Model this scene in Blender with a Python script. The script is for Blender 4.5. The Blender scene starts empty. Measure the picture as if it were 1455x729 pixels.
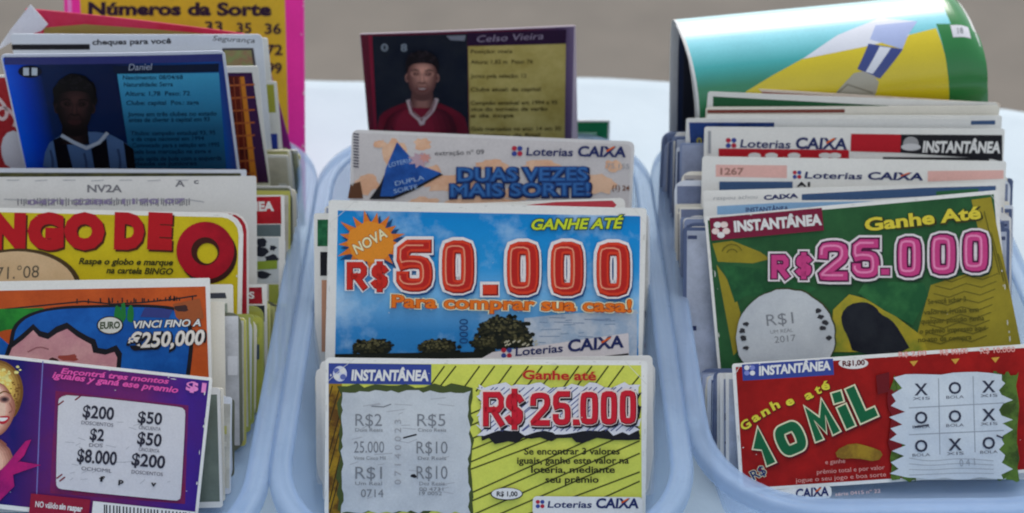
import bpy, bmesh, math, random
from mathutils import Vector, Matrix, Euler, noise

# ------------------------------------------------------------------ camera, light, exposure
S = 0.01                                   # everything below is written in centimetres
scene = bpy.context.scene
COL = scene.collection
R = math.radians
PW, PH, F = 1455.0, 729.0, 2239.0          # the photograph's frame and focal length in pixels
PITCH, YAW = 36.0, -0.486
CAM = Vector((0.62, -33.8, 38.5))
ROT = Euler((R(90 - PITCH), 0, R(YAW))).to_matrix()

cd = bpy.data.cameras.new('camera')
cam = bpy.data.objects.new('camera', cd)
COL.objects.link(cam)
cam.location = CAM * S
cam.rotation_euler = Euler((R(90 - PITCH), 0, R(YAW)))
cd.sensor_fit = 'HORIZONTAL'
cd.angle = 2 * math.atan(PW / 2 / F)
cd.clip_start, cd.clip_end = 0.01, 500
cd.dof.use_dof = True
cd.dof.focus_distance = 0.53
cd.dof.aperture_fstop = 11
scene.camera = cam

SUN_EL, SUN_AZ = 64.0, 20.0                # azimuth clockwise from +Y (far side), so it stands to the right and beyond
world = bpy.data.worlds.new('World')
scene.world = world
world.use_nodes = True
nt = world.node_tree
sky = nt.nodes.new('ShaderNodeTexSky')
sky.sky_type = 'NISHITA'
sky.sun_disc = False
sky.sun_elevation = R(SUN_EL)
sky.sun_rotation = R(SUN_AZ)
sky.dust_density = 3.0
bgn = nt.nodes['Background']
hsv = nt.nodes.new('ShaderNodeHueSaturation')      # a thin even overcast: the sky's blue toned down
hsv.inputs['Saturation'].default_value = 0.36
nt.links.new(sky.outputs[0], hsv.inputs['Color'])
nt.links.new(hsv.outputs[0], bgn.inputs[0])
bgn.inputs[1].default_value = 0.15
sd = bpy.data.lights.new('sun', 'SUN')
sd.energy = 0.9
sd.angle = R(20)
sd.color = (1.0, 0.96, 0.9)
sun = bpy.data.objects.new('sun', sd)
COL.objects.link(sun)
sdir = Vector((math.sin(R(SUN_AZ)) * math.cos(R(SUN_EL)), math.cos(R(SUN_AZ)) * math.cos(R(SUN_EL)), math.sin(R(SUN_EL))))
sun.rotation_euler = (-sdir).to_track_quat('-Z', 'Y').to_euler()
sun.location = sdir * 3
vs = scene.view_settings
vs.view_transform = 'Standard'
vs.look = 'None'
vs.exposure = 0.43
vs.gamma = 1.0
vs.use_curve_mapping = False
scene.cycles.filter_width = 2.0

rnd = random.Random(7)

# ------------------------------------------------------------------ materials
def lin(c):
    c /= 255.0
    return c / 12.92 if c <= 0.04045 else ((c + 0.055) / 1.055) ** 2.4

K = 1.25                                   # a printed colour's reflectance from how it reads in the shade of the photo
def alb(c, k=K):
    return tuple(min(0.88, lin(x) * k) for x in c) + (1,)

_m = {}
def new_mat(name):
    m = bpy.data.materials.new(name)
    m.use_nodes = True
    return m, m.node_tree, m.node_tree.nodes['Principled BSDF']

def N(t, kind, **kw):
    n = t.nodes.new(kind)
    for k, v in kw.items():
        setattr(n, k, v)
    return n

def coords(t):
    return N(t, 'ShaderNodeTexCoord').outputs['Object']

def noise_out(t, scale, detail=3, rough=0.6):
    n = N(t, 'ShaderNodeTexNoise')
    n.inputs['Scale'].default_value = scale
    n.inputs['Detail'].default_value = detail
    n.inputs['Roughness'].default_value = rough
    t.links.new(coords(t), n.inputs['Vector'])
    return n.outputs['Fac']

def mix(t, fac, a, b, blend='MIX'):
    n = N(t, 'ShaderNodeMix', data_type='RGBA', blend_type=blend)
    for sock, v in ((n.inputs[0], fac), (n.inputs[6], a), (n.inputs[7], b)):
        if hasattr(v, 'is_linked') or hasattr(v, 'node'):
            t.links.new(v, sock)
        else:
            sock.default_value = v
    return n.outputs[2]

def ramp(t, fac, stops):
    n = N(t, 'ShaderNodeValToRGB')
    cr = n.color_ramp
    while len(cr.elements) < len(stops):
        cr.elements.new(0.5)
    for e, (p, c) in zip(cr.elements, stops):
        e.position = p
        e.color = c
    t.links.new(fac, n.inputs[0])
    return n.outputs[0]

def finish(t, p, col, rough, var, spec=0.16, bump=0.0):
    """ink on card: faint mottling at two sizes, slight sheen variation"""
    g = ramp(t, noise_out(t, 70, 3), [(0.3, (1 - var * .6,) * 3 + (1,)), (0.7, (1.0,) * 3 + (1,))])
    f = ramp(t, noise_out(t, 1500, 2), [(0.25, (1 - var * 0.9,) * 3 + (1,)), (0.75, (1.0,) * 3 + (1,))])
    c = mix(t, 1.0, mix(t, 1.0, col, g, 'MULTIPLY'), f, 'MULTIPLY')
    t.links.new(c, p.inputs['Base Color'])
    p.inputs['Roughness'].default_value = rough
    p.inputs['Specular IOR Level'].default_value = spec
    if bump:
        b = N(t, 'ShaderNodeBump')
        b.inputs['Strength'].default_value = bump
        b.inputs['Distance'].default_value = 0.0005
        t.links.new(noise_out(t, 90, 3), b.inputs['Height'])
        t.links.new(b.outputs[0], p.inputs['Normal'])

def ink(c, rough=0.45, var=0.14):
    key = ('ink', c, rough, var)
    if key not in _m:
        m, t, p = new_mat('ink')
        finish(t, p, alb(c), rough, var)
        _m[key] = m
    return _m[key]

def film(c, rough=0.2):
    """ink under a glossy film"""
    key = ('film', c, rough)
    if key not in _m:
        m, t, p = new_mat('laminated_ink')
        finish(t, p, alb(c), 0.35, 0.08)
        coat(p, rough)
        _m[key] = m
    return _m[key]

def coat(p, rough=0.2):
    p.inputs['Coat Weight'].default_value = 1.0
    p.inputs['Coat Roughness'].default_value = rough
    p.inputs['Coat IOR'].default_value = 1.6

def blot(a, b, scale, lo=0.42, hi=0.58, c=None, rough=0.45, detail=5):
    """two or three inks broken into patches, for printed photographs and textured grounds"""
    key = ('blot', a, b, scale, lo, hi, c, rough, detail)
    if key not in _m:
        m, t, p = new_mat('ink_patches')
        stops = [(lo, alb(a)), (hi, alb(b))]
        if c:
            stops.append((min(1, hi + 0.12), alb(c)))
        finish(t, p, ramp(t, noise_out(t, scale, detail, 0.65), stops), rough, 0.12)
        _m[key] = m
    return _m[key]

def grade(stops, axis, lo, hi, rough=0.45, mottle=None):
    """printed blend along the card: axis 0 across, 1 up, in centimetres"""
    key = ('grade', tuple(stops), axis, round(lo, 3), round(hi, 3), rough, mottle)
    if key not in _m:
        m, t, p = new_mat('ink_blend')
        sx = N(t, 'ShaderNodeSeparateXYZ')
        t.links.new(coords(t), sx.inputs[0])
        mr = N(t, 'ShaderNodeMapRange')
        mr.inputs['From Min'].default_value = lo * S
        mr.inputs['From Max'].default_value = hi * S
        t.links.new(sx.outputs[axis], mr.inputs['Value'])
        c = ramp(t, mr.outputs[0], [(q, alb(x)) for q, x in stops])
        if mottle:
            f = ramp(t, noise_out(t, mottle[1], 6, 0.6), [(mottle[2], (0, 0, 0, 1)), (mottle[3], (1, 1, 1, 1))])
            c = mix(t, f, c, alb(mottle[0]))
        finish(t, p, c, rough, 0.1)
        _m[key] = m
    return _m[key]

def paper(c=(214, 214, 208), rough=0.6):
    key = ('paper', c, rough)
    if key not in _m:
        m, t, p = new_mat('card_paper')
        finish(t, p, alb(c), rough, 0.1, 0.35, 0.15)
        _m[key] = m
    return _m[key]

# ------------------------------------------------------------------ helpers
def ray(px, py):
    return ROT @ Vector(((px - PW / 2) / F, -(py - PH / 2) / F, -1.0))

def tag(o, label, cat, group=None, kind=None):
    if label: o['label'] = label
    if cat: o['category'] = cat
    if group: o['group'] = group
    if kind: o['kind'] = kind
    return o

def link_mesh(name, bm, mats, parent=None, smooth=False):
    me = bpy.data.meshes.new(name)
    bm.to_mesh(me)
    bm.free()
    for m in mats:
        me.materials.append(m)
    if smooth:
        for p in me.polygons:
            p.use_smooth = True
    o = bpy.data.objects.new(name, me)
    COL.objects.link(o)
    if parent:
        o.parent = parent
    return o

_glyph = {}
def text_mesh(s, off, shear, spacing=1.0):
    """lettering as triangles: verts, faces; size 1"""
    key = (s, off, shear, spacing)
    if key not in _glyph:
        cu = bpy.data.curves.new('lettering', 'FONT')
        cu.body = s
        cu.offset = off
        cu.shear = shear
        cu.space_character = spacing
        cu.resolution_u = 3
        ob = bpy.data.objects.new('lettering', cu)
        COL.objects.link(ob)
        dg = bpy.context.evaluated_depsgraph_get()
        dg.update()
        me = bpy.data.meshes.new_from_object(ob.evaluated_get(dg))
        v = [(q.co.x, q.co.y) for q in me.vertices]
        f = [tuple(p.vertices) for p in me.polygons]
        bpy.data.objects.remove(ob)
        bpy.data.curves.remove(cu)
        bpy.data.meshes.remove(me)
        _glyph[key] = (v, f)
    return _glyph[key]

CAPH = max(y for x, y in text_mesh('H', 0, 0)[0])

def smooth_line(pts, n=2, closed=False):
    for _ in range(n):
        out = []
        m = len(pts)
        rng = range(m) if closed else range(m - 1)
        if not closed: out.append(pts[0])
        for i in rng:
            a, b = pts[i], pts[(i + 1) % m]
            out.append((a[0] * .75 + b[0] * .25, a[1] * .75 + b[1] * .25))
            out.append((a[0] * .25 + b[0] * .75, a[1] * .25 + b[1] * .75))
        if not closed: out.append(pts[-1])
        pts = out
    return pts

# heavy numerals drawn as strokes in a unit box: (points, smoothing passes, closed)
HEAVY = {
    '0': [([(.12, 0), (.88, 0), (1, .16), (1, .84), (.88, 1), (.12, 1), (0, .84), (0, .16)], 1, True)],
    'O': [([(.5, 0), (1, .02), (1, .98), (.5, 1), (0, .98), (0, .02)], 3, True)],
    '1': [([(.15, .72), (.6, 1), (.6, 0)], 0, False)],
    '2': [([(0, .72), (.02, .95), (.3, 1), (.75, 1), (1, .92), (1, .6), (.6, .38), (.02, .05), (.04, 0), (1, 0)], 1, False)],
    '5': [([(.98, 1), (.04, 1), (.0, .55), (.3, .6), (.85, .58), (1, .45), (1, .1), (.8, 0), (.2, 0), (0, .12), (0, .2)], 1, False)],
    '.': [([(.3, .0), (.7, .0)], 0, False)],
    'R': [([(0, 0), (0, 1), (.8, 1), (1, .85), (1, .62), (.8, .48), (.1, .48)], 0, False), ([(.45, .48), (1, 0)], 0, False)],
    '$': [([(1, .82), (.8, .95), (.2, .95), (0, .8), (.05, .58), (.95, .44), (1, .2), (.8, .05), (.2, .05), (0, .18)], 1, False),
          ([(.5, -.12), (.5, 1.12)], 0, False)],
    'M': [([(0, 0), (.08, 1), (.5, .35), (.92, 1), (1, 0)], 0, False)],
    'i': [([(.5, 0), (.5, .5)], 0, False), ([(.48, .93), (.52, 1.0)], 0, False)],
    'L': [([(.1, 1), (.1, 0), (1, 0)], 0, False)],
}

def stroke_strip(pts, w, closed=False, cap=True):
    """quads of a thick line with mitred joints"""
    pts = [Vector(p) for p in pts]
    n = len(pts)
    if cap and not closed:
        pts[0] = pts[0] + (pts[0] - pts[1]).normalized() * w * .45
        pts[-1] = pts[-1] + (pts[-1] - pts[-2]).normalized() * w * .45
    L, Rr = [], []
    for i in range(n):
        a = pts[i - 1] if (i or closed) else None
        b = pts[(i + 1) % n] if (i < n - 1 or closed) else None
        d1 = (pts[i] - a).normalized() if a is not None else None
        d2 = (b - pts[i]).normalized() if b is not None else None
        d1 = d1 or d2
        d2 = d2 or d1
        t = (d1 + d2)
        t = t.normalized() if t.length > 1e-5 else d1
        nn = Vector((-t.y, t.x))
        k = 1 / max(0.5, nn.dot(Vector((-d1.y, d1.x))))
        L.append(pts[i] + nn * w * .5 * k)
        Rr.append(pts[i] - nn * w * .5 * k)
    q = []
    for i in range(n if closed else n - 1):
        j = (i + 1) % n
        q.append([L[i], Rr[i], Rr[j], L[j]])
    return q

def clip_seg(p, q, box):
    x0, y0, x1, y1 = box
    dx, dy = q[0] - p[0], q[1] - p[1]
    t0, t1 = 0.0, 1.0
    for pp, qq in ((-dx, p[0] - x0), (dx, x1 - p[0]), (-dy, p[1] - y0), (dy, y1 - p[1])):
        if abs(pp) < 1e-9:
            if qq < 0: return None
        else:
            r_ = qq / pp
            if pp < 0: t0 = max(t0, r_)
            else: t1 = min(t1, r_)
    if t0 >= t1: return None
    return (p[0] + dx * t0, p[1] + dy * t0), (p[0] + dx * t1, p[1] + dy * t1)

FLOOR = 0.4                                # inside of a tub's floor above the cloth
STEP = 0.0012                              # one printed layer above another, cm

class Card:
    """A stiff card standing in a tub: its own plane, size, thickness and print.
    TL, TR: where its upper corners are seen; yb: where its foot stands along the tub; lean: degrees back from upright."""
    def __init__(s, name, label, cat, group, TL, TR, yb, lean, h=None, yaw=0, r=.2, t=.035, bow=0, twist=0, px=0, stock=None):
        s.name, s.label, s.cat, s.group = name, label, cat, group
        n = Vector((0, -math.cos(R(lean)), math.sin(R(lean))))
        n = Matrix.Rotation(R(yaw), 3, 'Z') @ n
        s.n, s.p0 = n, Vector((px, yb, FLOOR))
        a, b = s.hit(*TL), s.hit(*TR)
        s.ex = (b - a).normalized()
        s.ey = n.cross(s.ex)
        s.W = (b - a).length
        s.H = h or (min(a.z, b.z) - FLOOR) / s.ey.z
        s.O = a + s.ex * s.W / 2 - s.ey * s.H
        s.roll = (TR[1] - TL[1]) / (TR[0] - TL[0])
        s.bow, s.twist, s.t, s.r = bow, twist, t, r
        s.stock = stock or paper()
        s.parts, s.mats, s.lay = {}, {}, 1

    def hit(s, px, py):
        d = ray(px, py)
        return CAM + d * ((s.p0 - CAM).dot(s.n) / d.dot(s.n))

    def P(s, px, py):
        q = s.hit(px, py) - s.O
        return (q.dot(s.ex), q.dot(s.ey))

    # ---- drawing, in card coordinates
    def faces(s, part, verts, faces, mat):
        bm = s.parts.setdefault(part, bmesh.new())
        ml = s.mats.setdefault(part, [])
        if mat not in ml: ml.append(mat)
        k = ml.index(mat)
        z = s.lay * STEP
        s.lay += 1
        bv = [bm.verts.new((u, v, z)) for u, v in verts]
        for f in faces:
            try:
                nf = bm.faces.new([bv[i] for i in f])
                nf.material_index = k
            except ValueError:
                pass

    def uvpoly(s, part, pts, mat):
        a = sum(pts[i - 1][0] * pts[i][1] - pts[i][0] * pts[i - 1][1] for i in range(len(pts)))
        if a < 0: pts = pts[::-1]
        s.faces(part, pts, [range(len(pts))], mat)

    def field(s, part, mat, l=.25, r=.25, t=.25, b=.25, rr=0.0):
        x0, x1, y0, y1 = -s.W / 2 + l, s.W / 2 - r, b, s.H - t
        s.uvpoly(part, rounded(x0, y0, x1, y1, rr), mat)

    def poly(s, part, pts, mat):
        s.uvpoly(part, [s.P(*p) for p in pts], mat)

    def rect(s, part, x0, y0, x1, y1, mat, rr=0):
        k = s.roll
        dx, dy = (x1 - x0), (y1 - y0)
        f = lambda a, b: (x0 + a - b * k, y0 + b + a * k)
        if rr:
            pts = [f(a, b) for a, b in rounded(0, 0, dx, dy, rr)]
        else:
            pts = [f(0, 0), f(dx, 0), f(dx, dy), f(0, dy)]
        s.poly(part, pts, mat)

    def oval(s, part, cx, cy, rx, ry, mat, jag=0, n=28, seed=1, ang=0):
        q = random.Random(seed)
        pts = []
        for i in range(n):
            a = 2 * math.pi * i / n
            k = 1 + q.uniform(-jag, jag)
            x, y = rx * k * math.cos(a), ry * k * math.sin(a)
            pts.append((cx + x * math.cos(ang) - y * math.sin(ang), cy + x * math.sin(ang) + y * math.cos(ang)))
        s.poly(part, pts, mat)

    def dabs(s, part, cx, cy, rx, ry, n, size, mat, seed=1, rise=1.0):
        q = random.Random(seed)
        vs_, fs = [], []
        for _ in range(n):
            a, r_ = q.uniform(0, 2 * math.pi), q.random() ** .6
            x, y = cx + rx * r_ * math.cos(a), cy + ry * r_ * math.sin(a) * rise
            z, k, m = size * q.uniform(.5, 1.2), len(vs_), 6
            for i in range(m):
                b = 2 * math.pi * i / m + q.uniform(-.3, .3)
                vs_.append(s.P(x + z * math.cos(b), y - z * .7 * math.sin(b)))
            fs.append(range(k, k + m))
        s.faces(part, vs_, fs, mat)

    def ring(s, part, cx, cy, ro, ri, mat, n=40, dx=0, dy=0):
        vs_, fs = [], []
        for i in range(n):
            a = 2 * math.pi * i / n
            vs_.append(s.P(cx + ro * math.cos(a), cy - ro * math.sin(a)))
            vs_.append(s.P(cx + dx + ri * math.cos(a), cy + dy - ri * math.sin(a)))
        for i in range(n):
            j = (i + 1) % n
            fs.append((2 * i, 2 * j, 2 * j + 1, 2 * i + 1))
        s.faces(part, vs_, fs, mat)

    def star(s, part, cx, cy, rx, ry, inner, n, mat, ang=0, jag=.12, seed=3):
        q = random.Random(seed)
        pts = []
        for i in range(2 * n):
            a = ang + math.pi * i / n
            k = (1 + q.uniform(-jag, jag)) if i % 2 == 0 else inner
            pts.append((cx + rx * k * math.cos(a), cy + ry * k * math.sin(a)))
        s.poly(part, pts, mat)

    def line(s, part, pts, w, mat, closed=False, passes=0):
        pts = smooth_line(list(pts), passes, closed)
        vs_, fs = [], []
        for qd in stroke_strip(pts, w, closed, False):
            k = len(vs_)
            vs_ += [s.P(*p) for p in qd]
            fs.append((k, k + 1, k + 2, k + 3))
        s.faces(part, vs_, fs, mat)

    def lines(s, part, segs, w, mat):
        vs_, fs = [], []
        for a, b in segs:
            for qd in stroke_strip([a, b], w, False, False):
                k = len(vs_)
                vs_ += [s.P(*p) for p in qd]
                fs.append((k, k + 1, k + 2, k + 3))
        if fs: s.faces(part, vs_, fs, mat)

    def hatch(s, part, box, ang, gap, w, mat, jit=.3, seed=2):
        q = random.Random(seed)
        d = Vector((math.cos(R(ang)), -math.sin(R(ang))))
        nn = Vector((d.y, -d.x))
        c = Vector(((box[0] + box[2]) / 2, (box[1] + box[3]) / 2))
        L = max(box[2] - box[0], box[3] - box[1]) * 1.5
        segs = []
        k = -int(L / gap)
        while k * gap < L:
            o = c + nn * (k + q.uniform(-jit, jit)) * gap
            e = q.uniform(-.04, .04)
            d2 = Vector((d.x + e * d.y, d.y - e * d.x))
            r_ = clip_seg(tuple(o - d2 * L), tuple(o + d2 * L), box)
            if r_: segs.append(r_)
            k += 1
        s.lines(part, segs, w, mat)

    def text(s, part, body, p0, p1, h, *styles, shear=0.0, dx=0, dy=0, up=None):
        """styles: (offset, material) from the widest, undermost to the top"""
        base, _ = text_mesh(body, 0, shear)
        xs = [x for x, y in base]
        if not xs: return
        x0, x1 = min(xs), max(xs)
        p0, p1 = Vector(p0), Vector(p1)
        e = (p1 - p0) / (x1 - x0)
        d = (p1 - p0).normalized()
        u = Vector((d.y, -d.x)) * h / CAPH
        for st in styles:
            off, mat = st[0], st[1]
            ox, oy = st[2:] if len(st) > 2 else (0, 0)
            v, f = text_mesh(body, off, shear)
            s.faces(part, [s.P(*(p0 + e * (x - x0) + u * y + Vector((ox, oy)))) for x, y in v], f, mat)

    def heavy(s, part, ch, x0, y0, x1, y1, styles, ang=0, org=None):
        """one heavy numeral; box in pixels, styles: (width, material, dx, dy)"""
        for w, mat, ox, oy in styles:
            vs_, fs = [], []
            for pts, n, closed in HEAVY[ch]:
                pts = smooth_line(pts, n, closed)
                pp = []
                for a, b in pts:
                    q = Vector((x0 + a * (x1 - x0) + ox, y1 - b * (y1 - y0) + oy))
                    if ang:
                        q = Vector(org) + Matrix.Rotation(-R(ang), 2) @ (q - Vector(org))
                    pp.append(q)
                for qd in stroke_strip(pp, w, closed, not closed):
                    k = len(vs_)
                    vs_ += [s.P(*p) for p in qd]
                    fs.append((k, k + 1, k + 2, k + 3))
            s.faces(part, vs_, fs, mat)

    # ---- shape of the sheet
    def warp(s, u, v, w):
        k = 2 * u / s.W
        return u, v, w + s.bow * (1 - k * k) + s.twist * k * (v / s.H)

    def cuts(s):
        if not (s.bow or s.twist): return []
        return [((-s.W / 2 + s.W * i / 12, 0, 0), (1, 0, 0)) for i in range(1, 12)]

    def shape(s, bm):
        for co, no in s.cuts():
            bmesh.ops.bisect_plane(bm, geom=bm.verts[:] + bm.edges[:] + bm.faces[:], plane_co=co, plane_no=no, dist=1e-6)
        for v in bm.verts:
            v.co = Vector(s.warp(*v.co)) * S

    def slab(s):
        bm = bmesh.new()
        pts = rounded(-s.W / 2, 0, s.W / 2, s.H, s.r)
        f = [bm.verts.new((u, v, 0)) for u, v in pts]
        g = [bm.verts.new((u, v, -s.t)) for u, v in pts]
        bm.faces.new(f)
        bm.faces.new(g[::-1])
        for i in range(len(f)):
            j = (i + 1) % len(f)
            bm.faces.new((f[j], f[i], g[i], g[j]))
        return bm

    def matrix(s):
        m = Matrix((s.ex, s.ey, s.n)).transposed().to_4x4()
        m.translation = s.O * S
        return m

    def wear(s, seed):
        """creased corners, rubbed edges and nicks down to the white of the card"""
        q = random.Random(seed)
        m = paper((196, 196, 190))
        hw = s.W / 2
        vs_, fs = [], []
        def dab(u, v, a, b):
            k = len(vs_)
            n = 5
            for i in range(n):
                t = 2 * math.pi * i / n + q.uniform(-.4, .4)
                vs_.append((max(-hw + .01, min(hw - .01, u + a * math.cos(t))), max(.01, min(s.H - .01, v + b * math.sin(t)))))
            fs.append(range(k, k + n))
        for _ in range(14):
            dab(q.uniform(-hw, hw), s.H - abs(q.gauss(0, .09)), q.uniform(.02, .12), q.uniform(.012, .03))
        for sx in (-1, 1):
            for _ in range(9):
                dab(sx * (hw - abs(q.gauss(0, .09))), q.uniform(.5, s.H), q.uniform(.012, .03), q.uniform(.02, .14))
            if q.random() < .7:
                d = q.uniform(.35, .9)
                a, b = Vector((sx * hw * .995, s.H - d)), Vector((sx * (hw - d * q.uniform(.6, 1.2)), s.H * .998))
                for qd in stroke_strip([a, (a + b) / 2 + Vector((q.uniform(-.03, .03), q.uniform(-.03, .03))), b], .018, False, False):
                    k = len(vs_)
                    vs_ += [tuple(p) for p in qd]
                    fs.append(range(k, k + 4))
        for _ in range(7):
            dab(q.uniform(-hw, hw), q.uniform(0, s.H), q.uniform(.008, .025), q.uniform(.008, .02))
        s.faces('printed_face', vs_, fs, m)

    def build(s):
        if 'printed_face' in s.parts and len(s.parts) >= 3 and type(s) is Card and not s.label.startswith('white card'):
            s.wear(len(s.label) * 7 + int(s.W * 1000))
        bm = s.slab()
        s.shape(bm)
        if not s.parts:
            o = link_mesh(s.name, bm, [s.stock])
            o.matrix_world = s.matrix()
            return tag(o, s.label, s.cat, s.group)
        root = bpy.data.objects.new(s.name, None)
        root.empty_display_size = .02
        COL.objects.link(root)
        root.matrix_world = s.matrix()
        tag(root, s.label, s.cat, s.group)
        link_mesh('card_stock', bm, [s.stock], root)
        for part, pb in s.parts.items():
            s.shape(pb)
            link_mesh(part, pb, s.mats[part], root)
        s.root = root
        return root

def rounded(x0, y0, x1, y1, r, n=4):
    if r <= 0:
        return [(x0, y0), (x1, y0), (x1, y1), (x0, y1)]
    pts = []
    for cx, cy, a0 in ((x1 - r, y0 + r, -90), (x1 - r, y1 - r, 0), (x0 + r, y1 - r, 90), (x0 + r, y0 + r, 180)):
        for i in range(n + 1):
            a = R(a0 + 90 * i / n)
            pts.append((cx + r * math.cos(a), cy + r * math.sin(a)))
    return pts

# ------------------------------------------------------------------ the setting
def ground():
    m, t, p = new_mat('ground_concrete')
    c = ramp(t, noise_out(t, 6, 6, 0.6), [(0.3, (0.145, 0.131, 0.112, 1)), (0.7, (0.185, 0.165, 0.14, 1))])
    t.links.new(c, p.inputs['Base Color'])
    p.inputs['Roughness'].default_value = 0.9
    bm = bmesh.new()
    bmesh.ops.create_grid(bm, x_segments=4, y_segments=4, size=120)
    o = link_mesh('ground', bm, [m])
    o.location = (0, 0, -0.72)
    o['kind'] = 'structure'
ground()

def far_edge(x):
    """the cloth's far edge along the table"""
    return 34.3 - max(0, x - 2) ** 2 * 0.0062 + 0.15 * math.sin(x * .35)

def tablecloth():
    m, t, p = new_mat('white_cloth')
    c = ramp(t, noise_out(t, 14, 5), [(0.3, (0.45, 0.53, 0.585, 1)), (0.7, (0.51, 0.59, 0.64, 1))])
    t.links.new(c, p.inputs['Base Color'])
    p.inputs['Roughness'].default_value = 0.8
    b = N(t, 'ShaderNodeBump')
    b.inputs['Strength'].default_value = 0.25
    b.inputs['Distance'].default_value = 0.002
    t.links.new(noise_out(t, 60, 6), b.inputs['Height'])
    t.links.new(b.outputs[0], p.inputs['Normal'])
    bm = bmesh.new()
    X0, X1, Y0, DROP = -62.0, 62.0, -28.0, 69.0
    nx, ny, nd = 124, 70, 26
    def height(x, y):
        a = noise.noise(Vector((x * .09, y * .05, 3))) * .16 + noise.noise(Vector((x * .3 + y * .1, y * .12, 9))) * .05
        tub = -1.5 < y < 27 and abs(x) < 22
        return -0.12 + a * (.35 if tub else 1) - .05
    rows = []
    for j in range(-nd, ny + nd + 1):
        row = []
        for i in range(-nd, nx + nd + 1):
            ci, cj = min(max(i, 0), nx), min(max(j, 0), ny)
            x = X0 + (X1 - X0) * ci / nx
            ye = far_edge(x)
            y = Y0 + (ye - Y0) * cj / ny
            z = height(x, y)
            ox = i - ci
            oy = j - cj
            d = max(abs(ox), abs(oy)) / nd
            if d > 0:
                wv = math.sin(x * .32 + 1.3 * math.sin(x * .11)) * 1.2 + math.sin(y * .4) * 1.0
                k = min(1, d * 6)
                out = .7 * (1 - (1 - k) ** 2) + d * (1.6 + wv)
                if ox: x += math.copysign(out, ox)
                if oy: y += math.copysign(out, oy)
                z -= DROP * max(d - .015, 0) + .3 * k * k
            row.append(bm.verts.new((x * S, y * S, z * S)))
        rows.append(row)
    for a, b2 in zip(rows, rows[1:]):
        for i in range(len(a) - 1):
            bm.faces.new((a[i], a[i + 1], b2[i + 1], b2[i]))
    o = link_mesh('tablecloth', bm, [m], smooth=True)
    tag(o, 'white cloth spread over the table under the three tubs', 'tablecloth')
tablecloth()

def plastic(clear):
    m, t, p = new_mat('milky_plastic')
    out = t.nodes['Material Output']
    p.inputs['Base Color'].default_value = (0.42, 0.53, 0.69, 1)
    p.inputs['Roughness'].default_value = 0.42
    p.inputs['Specular IOR Level'].default_value = 0.4
    tr = N(t, 'ShaderNodeBsdfTranslucent')
    tr.inputs['Color'].default_value = (0.48, 0.61, 0.78, 1)
    tp = N(t, 'ShaderNodeBsdfTransparent')
    tp.inputs['Color'].default_value = (0.92, 0.96, 1, 1)
    a = N(t, 'ShaderNodeMixShader')
    a.inputs[0].default_value = 0.42
    t.links.new(p.outputs[0], a.inputs[1])
    t.links.new(tr.outputs[0], a.inputs[2])
    b = N(t, 'ShaderNodeMixShader')
    b.inputs[0].default_value = clear
    t.links.new(a.outputs[0], b.inputs[1])
    t.links.new(tp.outputs[0], b.inputs[2])
    bu = N(t, 'ShaderNodeBump')
    bu.inputs['Strength'].default_value = 0.3
    bu.inputs['Distance'].default_value = 0.001
    t.links.new(noise_out(t, 45, 3), bu.inputs['Height'])
    t.links.new(bu.outputs[0], p.inputs['Normal'])
    rg = ramp(t, noise_out(t, 180, 6, .7), [(0.35, (.24, .24, .24, 1)), (0.7, (.62, .62, .62, 1))])
    t.links.new(rg, p.inputs['Roughness'])
    dirt = ramp(t, noise_out(t, 34, 6, .7), [(0.3, (0.34, 0.46, 0.63, 1)), (0.62, (0.44, 0.57, 0.76, 1))])
    t.links.new(dirt, p.inputs['Base Color'])
    t.links.new(b.outputs[0], out.inputs[0])
    return m
PLASTIC, RIM_PLASTIC = plastic(.68), plastic(.62)

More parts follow.
